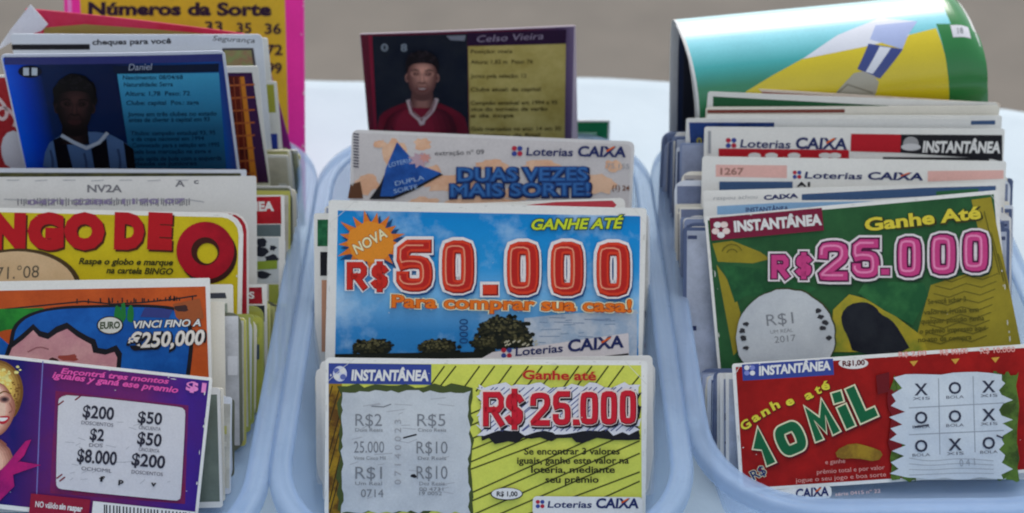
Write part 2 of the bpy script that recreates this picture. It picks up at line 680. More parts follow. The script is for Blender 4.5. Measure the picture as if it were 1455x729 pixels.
def tub(cx, y0, length, width, label, rad=4.4):
    """an oblong food tub with rounded ends; width and length over the rim"""
    root = bpy.data.objects.new('plastic_tub', None)
    root.empty_display_size = .03
    COL.objects.link(root)
    root.location = (cx * S, (y0 + length / 2) * S, 0)
    tag(root, label, 'plastic tub', 'milky plastic tubs side by side on the cloth')
    hw, hl = width / 2, length / 2
    def loop(d, z, n=14):
        pts = []
        r = rad + d
        for sx, sy, a0 in ((1, -1, -90), (1, 1, 0), (-1, 1, 90), (-1, -1, 180)):
            for i in range(n + 1):
                a = R(a0 + 90 * i / n)
                # squarer than a circle
                ca, sa = math.cos(a), math.sin(a)
                e = .9
                ux = math.copysign(abs(ca) ** e, ca)
                uy = math.copysign(abs(sa) ** e, sa)
                pts.append((sx * (hw - rad) + r * ux, sy * (hl - rad) + r * uy, z))
        return pts
    def skin(profile, name, closed):
        bm = bmesh.new()
        loops = [[bm.verts.new(Vector(q) * S) for q in loop(d, z)] for d, z in profile]
        rng = list(zip(loops, loops[1:]))
        if closed: rng.append((loops[-1], loops[0]))
        for a, b in rng:
            for i in range(len(a)):
                j = (i + 1) % len(a)
                bm.faces.new((a[i], a[j], b[j], b[i]))
        if not closed:
            bm.faces.new(loops[0])
            bm.faces.new(loops[-1][::-1])
        bmesh.ops.remove_doubles(bm, verts=bm.verts[:], dist=1e-6)
        bmesh.ops.recalc_face_normals(bm, faces=bm.faces[:])
        o = link_mesh(name, bm, [RIM_PLASTIC if name == 'rim' else PLASTIC], root, smooth=True)
        return o
    T = 3.5
    skin([(-2.0, .35), (-1.3, .42), (-1.12, .7), (-.68, 3.1), (-.6, T - .12), (-.54, T - .12), (-.6, 3.1), (-1.04, .68), (-1.2, .2), (-1.6, .05), (-2.0, .03)], 'basin', False)
    skin([(-.66, T - .2), (-.64, T - .08), (-.58, T), (-.48, T + .03), (-.38, T + .01), (-.31, T - .03), (-.24, T - .01), (-.12, T + .01),
          (.0, T - .02), (.08, T - .12), (.1, T - .3), (.08, T - .52), (.03, T - .52), (.03, T - .2), (-.05, T - .12), (-.3, T - .13), (-.5, T - .12), (-.58, T - .2)], 'rim', True)
    return root

tub(-0.05, -0.7, 24.3, 13.5, 'middle milky plastic tub, holding the blue sky house card')
tub(-13.65, -1.5, 25.2, 13.5, 'milky plastic tub holding the purple and yellow bingo cards, leftmost of three')
tub(13.55, 0.85, 23.1, 13.5, 'milky plastic tub holding the red card and arched green leaflet, rightmost of three')

# ------------------------------------------------------------------ inks used again and again
WHITE = ink((212, 212, 208)); PALE = ink((200, 203, 205)); BLACK = ink((26, 26, 32)); NAVY = ink((34, 44, 92))
BLUEBAN = ink((52, 68, 138)); REDINK = ink((172, 24, 36)); DARKRED = ink((112, 14, 30)); GREY = ink((120, 124, 128))
LGREY = ink((150, 152, 156)); SCRATCH = blot((190, 195, 196), (172, 178, 182), 45, .35, .65); ORANGE = ink((214, 96, 24))
YELLOW = ink((214, 186, 28)); CREAM = paper((214, 210, 196)); COOL = paper((200, 206, 214)); OFFW = paper((206, 206, 202))
PINKW = ink((236, 200, 192))

def logo(c, part, x, y, r, a, b):
    """the little round mark of four leaves"""
    for dx, dy, m in ((-.5, -.45, a), (.5, -.45, b), (-.5, .5, b), (.5, .5, a)):
        c.oval(part, x + dx * r, y + dy * r, r * .48, r * .45, m, 0, 10)

def loterias(c, part, x0, y0, x1, y1, split, h1, h2, col=NAVY, mk=True):
    """logo mark, 'Loterias', 'CAIXA' along a baseline"""
    L = lambda x: y0 + (y1 - y0) * (x - x0) / (x1 - x0)
    w = x1 - x0
    logo(c, part, x0 + h1 * .7, L(x0) - h1 * .55, h1 * .72, ink((170, 40, 60)), BLUEBAN)
    a = x0 + h1 * 1.9
    c.text(part, 'Loterias', (a, L(a)), (split - w * .02, L(split)), h1, (.02, col), shear=.1)
    b = split + w * .03
    c.text(part, 'CAIXA', (b, L(b)), (x1, y1), h2, (.035, col), shear=.1)
    q = b + (x1 - b) * .6
    c.line(part, [(q, L(q) - h2 * .55), (q + (x1 - b) * .17, L(q) - h2)], h2 * .16, ORANGE)

def captions(c, part, rows, mat, seed=1, off=.0):
    for body, x0, y0, x1, y1, h in rows:
        c.text(part, body, (x0, y0), (x1, y1), h, (off, mat))

def jagged(x0, y0, x1, y1, a, seed, n=14):
    q = random.Random(seed)
    pts = []
    for (xa, ya), (xb, yb) in (((x0, y0), (x1, y0)), ((x1, y0), (x1, y1)), ((x1, y1), (x0, y1)), ((x0, y1), (x0, y0))):
        for i in range(n):
            t = i / n
            pts.append((xa + (xb - xa) * t + q.uniform(-a, a), ya + (yb - ya) * t + q.uniform(-a, a)))
    return pts

GM, GL, GR = 'cards standing in the middle tub', 'cards standing in the left tub', 'cards standing in the right tub'

# ================================================================== middle tub
def card_yellow_25():
    c = Card('scratch_card', 'yellow-green striped scratch card with red R$ 25.000, frontmost in the middle tub', 'scratch card', GM,
             (463, 508), (920, 513), 3.7, 35, r=.12, bow=.05)
    g = blot((206, 208, 88), (186, 194, 80), 60, .3, .7)
    A = 'printed_face'
    c.poly(A, [(467, 516), (911, 519), (912, 731), (467, 731)], g)
    c.hatch(A, (612, 520, 909, 556), 52, 19, 2.2, ink((58, 62, 22)))
    c.hatch(A, (668, 560, 909, 730), 22, 17, 2.2, ink((70, 74, 26)))
    c.poly(A, [(467, 545), (486, 545), (484, 731), (467, 731)], blot((150, 118, 30), (92, 62, 22), 130))
    c.hatch(A, (468, 548, 485, 730), 75, 9, 1.6, ink((50, 40, 20)))
    B = 'header_banner'
    c.rect(B, 467, 516, 613, 545, BLUEBAN)
    c.oval(B, 483, 531, 10, 11, ink((196, 200, 214)))
    logo(c, B, 483, 531, 9, ink((90, 102, 160)), WHITE)
    c.text(B, 'INSTANTÂNEA', (500, 540), (608, 540.5), 14, (.045, WHITE), shear=.1)
    P = 'scratch_panel'
    c.poly(P, jagged(481, 548, 670, 728, 4, 3), ink((66, 78, 40)))
    c.poly(P, jagged(486, 556, 667, 727, 2.5, 5, 20), SCRATCH)
    q = random.Random(4)
    c.lines(P, [((x, y), (x + q.uniform(6, 26), y + q.uniform(-5, 3))) for x, y in [(q.uniform(490, 640), q.uniform(560, 720)) for _ in range(26)]], .8, LGREY)
    c.line(P, [(528, 577), (545, 578), (556, 574)], 1.8, GREY)
    c.line(P, [(573, 622), (592, 617)], 2.2, BLACK)
    c.oval(P, 588, 676, 5, 2.5, BLACK, .3, 9)
    for s_, x0, y0, x1, h in (('R$2', 505, 605, 543, 17), ('R$5', 593, 605, 633, 17), ('25.000', 503, 643, 546, 16), ('R$10', 592, 644, 636, 17),
                              ('R$1', 505, 680, 543, 17), ('R$10', 592, 680, 636, 18), ('0714', 513, 706, 545, 11)):
        c.text(P, s_, (x0, y0), (x1, y0), h, (.0, GREY))
    for s_, x0, y0, x1 in (('Dois Reais', 505, 613, 544), ('Cinco Reais', 594, 613, 634), ('Vinte Cinco Mil', 503, 653, 548), ('Dez Reais', 594, 653, 634),
                           ('Um Real', 505, 689, 543), ('Dez Reais', 596, 689, 632), ('00 4731', 596, 697, 630), ('19 0052', 596, 703, 628)):
        c.text(P, s_, (x0, y0), (x1, y0), 5, (.0, GREY))
    c.text(P, '0 7 1 4 0 0 2 3', (570, 688), (570, 596), 9, (0, LGREY))
    X = 'prize_lettering'
    c.text(X, 'Ganhe até', (743, 538), (846, 540), 12, (.05, ink((196, 150, 60))), (.02, REDINK))
    c.poly(X, jagged(684, 556, 908, 626, 5, 8, 20), BLACK)
    c.poly(X, jagged(681, 547, 906, 614, 5, 9, 20), ink((206, 206, 210)))
    c.hatch(X, (684, 550, 903, 612), 40, 6, 1.5, ink((78, 84, 130)))
    spec = [(10.5, BLACK, 2.5, 4), (12.5, PINKW, 0, 0), (9, DARKRED, .6, .8), (7.5, ink((186, 28, 44)), 0, 0)]
    for ch, x0, y0, x1, y1 in (('R', 690, 560, 712, 601), ('$', 722, 560, 739, 601), ('2', 757, 561, 777, 600), ('5', 789, 559, 806, 599),
                               ('.', 815, 590, 822, 599), ('0', 828, 560, 845, 598), ('0', 857, 559, 872, 598), ('0', 884, 558, 899, 597)):
        c.heavy(X, ch, x0, y0, x1, y1, spec)
    captions(c, 'printed_face', [('Se encontrar 3 valores', 745, 645, 880, 645, 9), ('iguais, ganhe este valor na', 735, 658, 893, 658, 9),
                                 ('loteria, mediante', 755, 671, 873, 671, 9), ('seu prêmio', 775, 685, 850, 685, 9)], ink((44, 46, 26)), off=.025)
    O = 'price_mark'
    c.oval(O, 720, 701, 23, 9, BLACK)
    c.oval(O, 720, 700.5, 21.5, 8, WHITE)
    c.text(O, 'R$ 1,00', (706, 704), (735, 704), 6.5, (.03, BLACK))
    T = 'logo_strip'
    c.rect(T, 757, 704, 913, 731, WHITE, 6)
    loterias(c, T, 761, 720, 906, 721, 843, 9, 13)
    c.build()

def card_blue_50():
    c = Card('scratch_card', 'blue sky scratch card with trees and red R$ 50.000, in the middle tub', 'scratch card', GM,
             (467, 284), (919, 296), 8.3, 34, r=.12, bow=.06)
    A = 'printed_face'
    sky_m = grade([(0, (30, 112, 176)), (.3, (44, 124, 184)), (.5, (110, 170, 212)), (.66, (34, 140, 202)), (.9, (8, 126, 192)), (1, (30, 112, 172))], 1, 1.2, c.H, mottle=((166, 196, 222), 42, .5, .74))
    c.poly(A, [(480, 299), (910, 307), (907, 515), (476, 512)], sky_m)
    c.poly(A, [(745, 452), (800, 446), (905, 440), (905, 512), (740, 512)], blot((150, 170, 190), (178, 188, 198), 150))
    q = random.Random(5)
    c.lines(A, [((x, y), (x + q.uniform(8, 30), y + q.uniform(-1, 1))) for x, y in [(q.uniform(765, 870), q.uniform(448, 492)) for _ in range(26)]], 1.2, ink((120, 140, 166)))
    t1, t2, t3 = ink((26, 30, 24)), ink((52, 52, 34)), ink((92, 88, 58))
    for x, y, a, b, n, sd in ((716, 473, 40, 26, 90, 1), (690, 488, 22, 14, 40, 2), (742, 484, 18, 16, 40, 9), (530, 494, 31, 13, 60, 3), (623, 495, 31, 14, 60, 4)):
        c.oval(A, x, y, a * .88, b * .85, t1, .1, 30, sd)
        c.dabs(A, x, y, a, b, n, 4.2, t1, sd)
        c.dabs(A, x - 2, y - b * .2, a * .85, b * .75, n, 3.0, t2, sd + 10)
        c.dabs(A, x - 4, y - b * .4, a * .7, b * .5, n // 2, 2.2, t3, sd + 20)
    c.poly(A, [(476, 503), (700, 499), (740, 497), (740, 515), (476, 515)], t1)
    c.lines(A, [((x, y), (x + 4, y - 3)) for x, y in [(q.uniform(715, 760), q.uniform(482, 492)) for _ in range(12)]], 2, ink((180, 176, 150)))
    c.text(A, '0000', (665, 488), (665, 453), 12, (.0, ink((26, 66, 116))))
    T = 'logo_strip'
    c.poly(T, [(684, 509), (700, 500), (893, 473), (894, 512), (684, 512)], ink((206, 200, 200)))
    loterias(c, T, 712, 507, 885, 493, 803, 11, 16)
    c.line(T, [(858, 507), (893, 503)], 2.5, BLACK)
    X = 'prize_lettering'
    c.star(X, 531, 349, 50, 44, .62, 17, ink((26, 62, 104)), .1)
    c.star(X, 527, 344, 49, 43, .62, 17, ink((206, 112, 36)), .1)
    c.oval(X, 527, 344, 33, 29, ink((214, 134, 40)), .05, 30)
    c.text(X, 'NOVA', (507, 361), (551, 336), 14, (.06, ink((150, 60, 20))), (.025, ink((226, 214, 170))), shear=.1)
    c.text(X, 'GANHE ATÉ', (756, 326), (885, 324), 14, (.09, ink((34, 70, 60))), (.03, ink((190, 204, 44))), shear=.25)
    o_r, d_r = ink((204, 58, 34)), ink((120, 16, 22))
    W2 = ink((224, 214, 212))
    big = [(24, ink((28, 70, 120)), 2.5, 4), (26.5, W2, 0, 0), (19.5, d_r, .8, 1), (17, o_r, 0, 0), (9, ink((176, 34, 28)), 1.2, 0), (2.2, ink((232, 140, 110)), -3.6, -.6)]
    for ch, x0, y0, x1, y1 in (('5', 572, 349, 605, 404), ('0', 637, 350, 664, 406), ('0', 729, 352, 756, 409), ('0', 791, 352, 819, 410), ('0', 856, 353, 885, 411)):
        c.heavy(X, ch, x0, y0, x1, y1, big)
    c.heavy(X, '.', 686, 402, 706, 411, [(22, W2, 0, 0), (16, d_r, 1, 1), (13, o_r, 0, 0)])
    small = [(13.5, W2, 0, 0), (9.5, d_r, .5, .6), (7.8, ink((190, 40, 32)), 0, 0)]
    c.heavy(X, 'R', 497, 376, 517, 407, small)
    c.heavy(X, '$', 532, 378, 547, 407, small)
    c.text(X, 'Para comprar sua casa!', (558, 436), (896, 443), 17, (.1, ink((232, 220, 180))), (.055, ink((150, 60, 24))), (.025, ink((220, 110, 30))))
    c.build()

def card_twice():
    c = Card('scratch_card', 'greyish scratch card with peach blots, blue triangle and blue DUAS VEZES lettering', 'scratch card', GM,
             (500, 184), (902, 201), 13.4, 31, r=.25, bow=-.05, stock=paper((200, 198, 196)))
    A = 'printed_face'
    c.field(A, ink((192, 188, 186)), .12, .12, .12, .12, .2)
    pe = blot((206, 160, 128), (214, 178, 148), 80)
    for i, (x, y, a, b) in enumerate(((560, 220, 16, 22), (600, 205, 12, 9), (520, 262, 16, 14), (645, 262, 40, 13), (612, 250, 14, 16), (700, 235, 22, 9),
                                      (770, 237, 26, 10), (740, 274, 30, 11), (690, 288, 60, 8), (850, 262, 28, 14), (872, 236, 13, 8), (600, 288, 22, 8), (540, 205, 9, 6))):
        c.oval(A, x, y, a, b, pe, .22, 18, i)
    c.poly(A, [(498, 262), (512, 258), (516, 282), (494, 282)], ink((92, 60, 40)))
    q = random.Random(8)
    c.lines(A, [((502, y), (510, y + 1)) for y in [190 + 4.2 * i for i in range(12)]], 2, ink((70, 70, 84)))
    c.poly(A, [(566, 204), (594, 236), (630, 248), (590, 270), (560, 283), (525, 283), (540, 262)], BLACK)
    c.poly(A, [(564, 202), (592, 233), (627, 246), (585, 268), (558, 279), (540, 279), (548, 240)], blot((34, 84, 158), (24, 66, 134), 90))
    c.star(A, 596, 227, 17, 13, .55, 8, ink((176, 150, 160)), .3)
    c.star(A, 604, 224, 10, 8, .5, 7, ink((196, 140, 130)), .1)
    for s_, a, b in (('LOTERIA', (553, 238), (586, 230)), ('DUPLA', (562, 264), (603, 255)), ('SORTE', (560, 275), (594, 268))):
        c.text(A, s_, a, b, 6, (.0, ink((150, 176, 206))))
    c.text(A, 'extração nº 09', (618, 221), (688, 219), 6.5, (.0, ink((60, 60, 66))))
    c.text(A, '75.155', (862, 239), (894, 240), 7, (0, LGREY))
    c.text(A, '(1) 24', (870, 270), (894, 271), 7, (.02, ink((110, 70, 50))))
    loterias(c, 'logo_strip', 727, 220.5, 888, 223, 817, 11, 14)
    X = 'title_lettering'
    b1, b2 = ink((32, 72, 130)), ink((22, 34, 74))
    c.text(X, 'DUAS VEZES', (651, 257), (834, 256), 18, (.12, b2, 1, 1.5), (.07, b1), (.0, ink((52, 104, 164))))
    c.text(X, 'MAIS SORTE!', (641, 279), (837, 277), 17, (.12, b2, 1, 1.5), (.07, b1), (.0, ink((52, 104, 164))))
    c.build()

def tones(a, b, n):
    return [tuple(int(a[j] + (b[j] - a[j]) * i / (n - 1)) for j in range(3)) for i in range(n)]

def portrait(c, part, cx, cy, k, dark, light, hair, lip, seed=1, wide=.72, light_dx=.12, smile=True, bushy=0):
    """an ordinary printed photograph of a head, built of many close tones; k = half the head's height in px"""
    w = k * wide
    col = tones(dark, light, 7)
    mid = tones(dark, light, 5)
    I = lambda q: ink(q, .35)
    # neck with its own shading
    for i, q in enumerate(tones(dark, mid[2], 4)):
        f = 1 - i * .2
        c.poly(part, [(cx - w * .62 * f, cy + k * .35), (cx + w * .62 * f, cy + k * .35), (cx + w * .8 * f, cy + k * 1.5), (cx - w * .8 * f, cy + k * 1.5)], I(q))
    c.oval(part, cx, cy + k * .98, w * .62, k * .2, I(dark))
    if bushy:
        c.oval(part, cx, cy - k * .4, w * 1.22, k * (.78 + bushy), ink(hair, .4), .05, 40, seed)
    for sx in (-1, 1):
        c.oval(part, cx + sx * w * .98, cy + k * .08, w * .15, k * .2, I(mid[2]))
        c.oval(part, cx + sx * w * .98, cy + k * .1, w * .08, k * .11, I(dark))
    for i, q in enumerate(col):
        f = 1 - i * .115
        face = [(-1, -.5), (-.72, -1), (.72, -1), (1, -.5), (.95, .35), (.58, .92), (0, 1.05), (-.58, .92), (-.95, .35)]
        o = i * light_dx * .12
        c.poly(part, smooth_line([(cx + w * (x * f + o), cy + k * (y * f - .02 * i)) for x, y in face], 2, True), I(q))
    # cheeks, sockets, nose, mouth in soft steps
    for sx in (-1, 1):
        for i, q in enumerate(tones(mid[3], mid[1], 4)):
            c.oval(part, cx + sx * w * .42, cy - k * .12, w * (.34 - .06 * i), k * (.17 - .035 * i), I(q))
        c.oval(part, cx + sx * w * .42, cy - k * .1, w * .15, k * .045, ink(tuple(int(x * .5) for x in dark), .35))
        c.oval(part, cx + sx * w * .39, cy - k * .11, w * .045, k * .022, I(light))
        c.line(part, [(cx + sx * w * .2, cy - k * .26), (cx + sx * w * .45, cy - k * .32), (cx + sx * w * .7, cy - k * .25)], k * .05, ink(hair, .4), passes=1)
        c.line(part, [(cx + sx * w * .2, cy + k * .26), (cx + sx * w * .38, cy + k * .42), (cx + sx * w * .42, cy + k * .6)], k * .045, I(mid[1]), passes=1)
    for i, q in enumerate(tones(mid[2], light, 4)):
        c.poly(part, smooth_line([(cx - w * (.1 - .02 * i), cy - k * .15), (cx + w * (.1 - .02 * i), cy - k * .15), (cx + w * (.2 - .045 * i), cy + k * .26), (cx - w * (.2 - .045 * i), cy + k * .26)], 1, True), I(q))
    c.line(part, [(cx - w * .2, cy + k * .28), (cx, cy + k * .33), (cx + w * .2, cy + k * .28)], k * .06, I(dark), passes=1)
    c.poly(part, smooth_line([(cx - w * .46, cy + k * .53), (cx, cy + k * .5), (cx + w * .46, cy + k * .53), (cx + w * .2, cy + k * .7), (cx - w * .2, cy + k * .7)], 2, True), I(lip))
    if smile:
        c.poly(part, smooth_line([(cx - w * .34, cy + k * .55), (cx + w * .34, cy + k * .55), (cx + w * .15, cy + k * .62), (cx - w * .15, cy + k * .62)], 1, True), ink((190, 176, 170), .35))
    # hair: cap and stray tufts
    c.poly(part, smooth_line([(cx - w * 1.03, cy - k * .05), (cx - w * 1.12, cy - k * .8), (cx - w * .5, cy - k * 1.2), (cx + w * .5, cy - k * 1.2), (cx + w * 1.12, cy - k * .8),
                              (cx + w * 1.03, cy - k * .05), (cx + w * .88, cy - k * .5), (cx + w * .4, cy - k * .64), (cx - w * .4, cy - k * .64), (cx - w * .88, cy - k * .5)], 2, True), ink(hair, .4))
    c.dabs(part, cx, cy - k * .95, w * .95, k * .28, 26, k * .07, ink(tuple(min(255, int(x * 1.5 + 8)) for x in hair), .4), seed)

def typed(c, part, rows, mat, h, x0, dx=0.0, y0=0):
    for body, y, x1 in rows:
        a = x0 + dx * (y - y0)
        c.text(part, body, (a, y), (x1, y - .4), h, (.02, mat))

def card_red_shirt():
    c = Card('trading_card', 'maroon glossy portrait card of a man in red shirt, rising at back of middle tub', 'trading card', GM,
             (511, 48), (818, 36), 22.0, 3, h=8.6, r=.08, bow=.05, stock=paper((196, 180, 190)))
    A = 'printed_face'
    c.poly(A, [(512, 49), (816, 38), (812, 215), (526, 215)], grade([(0, (92, 28, 44)), (.75, (84, 26, 48)), (.93, (70, 50, 84)), (1, (120, 104, 134))], 0, -c.W / 2, c.W / 2, .25))
    c.poly(A, [(523, 50), (529, 50), (538, 215), (534, 215)], ink((128, 30, 52), .25))
    c.poly(A, [(664, 46), (805, 42), (804, 62), (665, 64)], ink((44, 24, 52), .25))
    c.text(A, 'Celso Vieira', (678, 59), (772, 55), 9, (.0, ink((150, 136, 156))), shear=.2)
    y = blot((164, 146, 74), (188, 172, 104), 70, .35, .65, None, .3)
    c.poly(A, [(665, 65), (804, 62), (802, 215), (668, 215)], y)
    typed(c, A, (('Posição: meia', 75, 728), ('Altura: 1,82 m  Peso: 76', 90, 757), ('Jogos pela seleção: 12', 110, 748), ('Clube atual: da capital', 129, 768),
                 ('Campeão estadual em 1994 e 95', 148, 792), ('vice do torneio de verão', 157, 778), ('e da copa', 166, 730),
                 ('Gols marcados no ano: 14 em 30', 185, 797), ('participou da final', 194, 767)), ink((62, 52, 22), .35), 5.5, 669)
    P = 'portrait'
    c.poly(P, [(529, 51), (664, 47), (666, 215), (537, 215)], blot((20, 26, 40), (34, 38, 46), 60, .35, .7, None, .25))
    c.text(P, '0', (542, 72), (551, 72), 10, (.03, ink((120, 130, 140))))
    c.text(P, '8', (570, 72), (578, 72), 10, (.03, ink((120, 130, 140))))
    c.poly(P, [(634, 50), (662, 49), (660, 57), (640, 56)], ink((120, 124, 136)))
    shirt = blot((112, 22, 40), (92, 18, 36), 90, .35, .65, None, .3)
    c.poly(P, smooth_line([(534, 215), (537, 168), (548, 156), (580, 143), (618, 143), (650, 156), (664, 170), (666, 215)], 1, True), shirt)
    for i, q_ in enumerate(tones((70, 16, 30), (128, 30, 50), 5)):
        c.poly(P, smooth_line([(540 + i * 5, 215), (546 + i * 4, 172), (562 + i * 3, 156), (590, 150), (628 - i * 6, 152), (648 - i * 8, 168), (652 - i * 8, 215)], 1, True), ink(q_, .35))
    for x_, y_ in ((556, 178), (570, 186), (640, 182), (626, 190)):
        c.line(P, [(x_, y_), (x_ + 5, y_ + 14), (x_ + 3, y_ + 30)], 2.5, ink((74, 16, 32), .35), passes=1)
    portrait(c, P, 600, 107, 30, (96, 62, 58), (206, 150, 132), (24, 18, 22), (110, 54, 54))
    c.line(P, [(580, 140), (585, 158), (594, 166), (599, 170), (606, 164), (615, 154), (621, 138)], 5.5, ink((196, 176, 176)))
    c.line(P, [(582, 142), (587, 158), (599, 169), (613, 156), (619, 140)], 1.6, shirt)
    for p_ in ((594, 166, 599, 176), (604, 165, 601, 175)):
        c.line(P, [p_[:2], p_[2:]], 3.5, ink((196, 176, 176)))
    c.build()

def card_green_back():
    c = Card('lottery_slip', 'small plain green card peeking out right of the red shirt portrait', 'lottery slip', GM, (690, 171), (867, 171), 23.0, 4, h=6, r=.08)
    c.field('printed_face', ink((20, 110, 66)), .08, .08, .08, .08)
    c.rect('printed_face', 820, 188, 848, 191, ink((150, 190, 160)))
    c.build()

def middle_small():
    c = Card('scratch_card', 'white card with a red rounded corner strip tucked behind the blue sky card', 'scratch card', GM, (486, 295), (888, 281), 9.6, 34, r=.2)
    c.poly('printed_face', [(740, 292), (790, 287), (870, 285), (876, 291), (870, 299), (740, 300)], ink((176, 60, 70)))
    c.build()
    c = Card('scratch_card', 'card with green, black and brown print peeking out left of the blue sky card', 'scratch card', GM, (446, 303), (872, 302), 9.0, 34, r=.1)
    A = 'printed_face'
    c.poly(A, [(451, 312), (520, 312), (520, 350), (451, 350)], blot((20, 80, 50), (40, 110, 70), 200))
    c.poly(A, [(455, 358), (520, 358), (520, 392), (455, 392)], BLACK)
    c.poly(A, [(457, 398), (520, 398), (520, 500), (457, 500)], ink((190, 140, 110)))
    c.build()
    for i, (x0, y0, x1, y1, yb, lab) in enumerate(((455, 513, 927, 505, 4.6, 'white card edge tilted up to the right directly behind the yellow-green striped card'),
                                                  (449, 524, 924, 524, 5.3, 'white card sticking out furthest left behind the yellow-green striped card'),
                                                  (458, 521, 931, 519, 6.1, 'white card sticking out furthest right behind the yellow-green striped card'))):
        c = Card('scratch_card', lab, 'scratch card', GM, (x0, y0), (x1, y1), yb, 34.5, r=.15, stock=OFFW)
        if i == 2:
            c.lines('printed_face', [((922, 560 + 9 * k), (922, 564 + 9 * k)) for k in range(14)], 3, NAVY)
        c.build()

# ================================================================== left tub
def card_purple():
    c = Card('scratch_card', 'purple scratch card with pink script and dollar sums, frontmost in the left tub', 'scratch card', GL,
             (-165, 486), (302, 537), 3.3, 35, r=.1, bow=.08, px=-13)
    A = 'printed_face'
    c.field(A, grade([(0, (24, 22, 92)), (.42, (26, 22, 96)), (.56, (96, 30, 92)), (.8, (104, 34, 100)), (.93, (62, 32, 128)), (1, (54, 30, 120))], 0, -c.W / 2, c.W / 2, .35, ((66, 28, 112), 45, .45, .75)), .12, .1, .1, .15)
    c.line(A, [(62, 513), (57, 600), (52, 735)], 1.6, ink((110, 110, 170)))
    c.poly(A, [(80, 555), (268, 576), (263, 716), (72, 700)], blot((122, 30, 62), (92, 34, 100), 50, .35, .65, None, .35))
    # a fair-haired woman's printed face at the left margin
    P = 'portrait'
    hd, hl = (116, 78, 34), (226, 190, 96)
    for i, q_ in enumerate(tones((150, 96, 80), (222, 172, 148), 5)):
        c.poly(P, smooth_line([(-60, 632 + i * 3), (-20, 616 + i * 3), (12 - i * 3, 630 + i * 2), (24 - i * 4, 660), (4 - i * 3, 700), (-60, 735)], 1, True), ink(q_))
    for i, q_ in enumerate(tones(hd, hl, 5)):
        c.poly(P, smooth_line([(-50, 516 + i * 3), (0, 508 + i * 4), (26 - i * 3, 524 + i * 2), (36 - i * 4, 552), (30 - i * 4, 580 - i * 2), (18 - i * 3, 598), (-50, 604)], 2, True), ink(q_))
    c.dabs(P, 10, 530, 22, 16, 30, 3.0, ink((240, 210, 130)), 3)
    c.dabs(P, 24, 560, 8, 24, 26, 2.4, ink(hd), 4)
    for i, q_ in enumerate(tones((156, 98, 80), (232, 184, 160), 6)):
        c.poly(P, smooth_line([(-40, 545), (2 - i, 541 + i), (16 - i * 2, 556), (25 - i * 3, 578), (18 - i * 2, 600 - i), (6 - i, 616 - i * 2), (-8, 622 - i * 2), (-40, 612)], 2, True), ink(q_))
    for i, q_ in enumerate(tones((190, 140, 120), (50, 34, 40), 4)):
        c.oval(P, 8, 567, 9 - i * 2, 5.5 - i * 1.2, ink(q_))
    c.line(P, [(0, 559), (8, 555), (17, 559)], 1.8, ink(hd), passes=1)
    c.line(P, [(15, 572), (20, 582), (14, 586)], 1.6, ink((150, 92, 78)), passes=1)
    c.poly(P, smooth_line([(-4, 592), (8, 590), (17, 591), (10, 602), (0, 602)], 2, True), ink((176, 36, 52)))
    c.poly(P, smooth_line([(-2, 593), (8, 593), (14, 593), (8, 598), (0, 598)], 1, True), ink((226, 216, 210)))
    c.line(P, [(-30, 624), (0, 624), (10, 632)], 4, ink((140, 84, 70)), passes=1)
    bow = blot((176, 26, 104), (140, 20, 96), 60)
    for pts in ([(-20, 690), (10, 660), (38, 626), (46, 624), (36, 646), (16, 668), (-10, 735), (-40, 735)], [(0, 668), (30, 655), (60, 660), (36, 668), (14, 676)],
                [(0, 676), (20, 674), (22, 690), (0, 712)]):
        c.poly(P, pts, bow)
    pk = ink((224, 84, 160))
    c.text(A, 'Encontrá tres montos', (88, 530), (240, 545), 7.5, (.03, pk), shear=.25)
    c.text(A, 'iguales y ganá ese premio', (76, 536), (253, 558), 8.5, (.03, pk), shear=.25)
    c.text(A, '$1', (266, 554), (291, 557), 12, (.05, ink((226, 130, 190))))
    S_ = 'scratch_panel'
    c.poly(S_, smooth_line([(84, 572), (86, 564), (100, 560), (250, 577), (263, 580), (264, 592), (258, 700), (256, 711), (240, 710), (92, 695), (82, 692), (81, 680)], 1, True), blot((200, 200, 202), (188, 188, 192), 70, .35, .65))
    q = random.Random(12)
    c.lines(S_, [((x, y), (x + q.uniform(4, 18), y + q.uniform(-6, 4))) for x, y in [(q.uniform(92, 240), q.uniform(590, 690)) for _ in range(24)]], .7, LGREY)
    for x, y in ((88, 572), (112, 565), (86, 676), (90, 680)):
        c.line(S_, [(x - 4, y + 3), (x + 4, y - 3)], 2, DARKRED)
    for s_, a, b, h in (('$200', (119, 592), (162, 596), 17), ('$50', (197, 600), (230, 603), 16), ('$2', (129, 624), (148, 626), 16), ('$50', (196, 630), (229, 634), 17),
                        ('$8.000', (111, 655), (166, 660), 18), ('$200', (188, 660), (234, 665), 17)):
        c.text(S_, s_, a, b, h, (.025, ink((44, 44, 56))))
    for s_, a, b in (('DOSCIENTOS', (117, 602), (162, 606)), ('CINCUENTA', (198, 609), (229, 612)), ('DOS', (128, 634), (147, 635)), ('CINCUENTA', (198, 640), (227, 643)),
                     ('OCHOMIL', (117, 667), (160, 671)), ('DOSCIENTOS', (188, 672), (232, 676))):
        c.text(S_, s_, a, b, 5, (0, ink((80, 80, 92))))
    for s_, x, y in (('f', 143, 683), ('p', 170, 686), ('v', 216, 690)):
        c.text(S_, s_, (x, y), (x + 6, y + .5), 7, (.04, BLACK))
    c.rect('printed_face', 46, 700, 130, 740, ink((138, 28, 52)))
    c.text('printed_face', 'NO válido', (52, 719), (84, 722), 8, (.02, WHITE))
    c.text('printed_face', 'sin raspar', (86, 722), (118, 726), 8, (.04, WHITE))
    B = 'bar_code'
    c.rect(B, 134, 711, 282, 745, WHITE)
    x = 150.0
    L = []
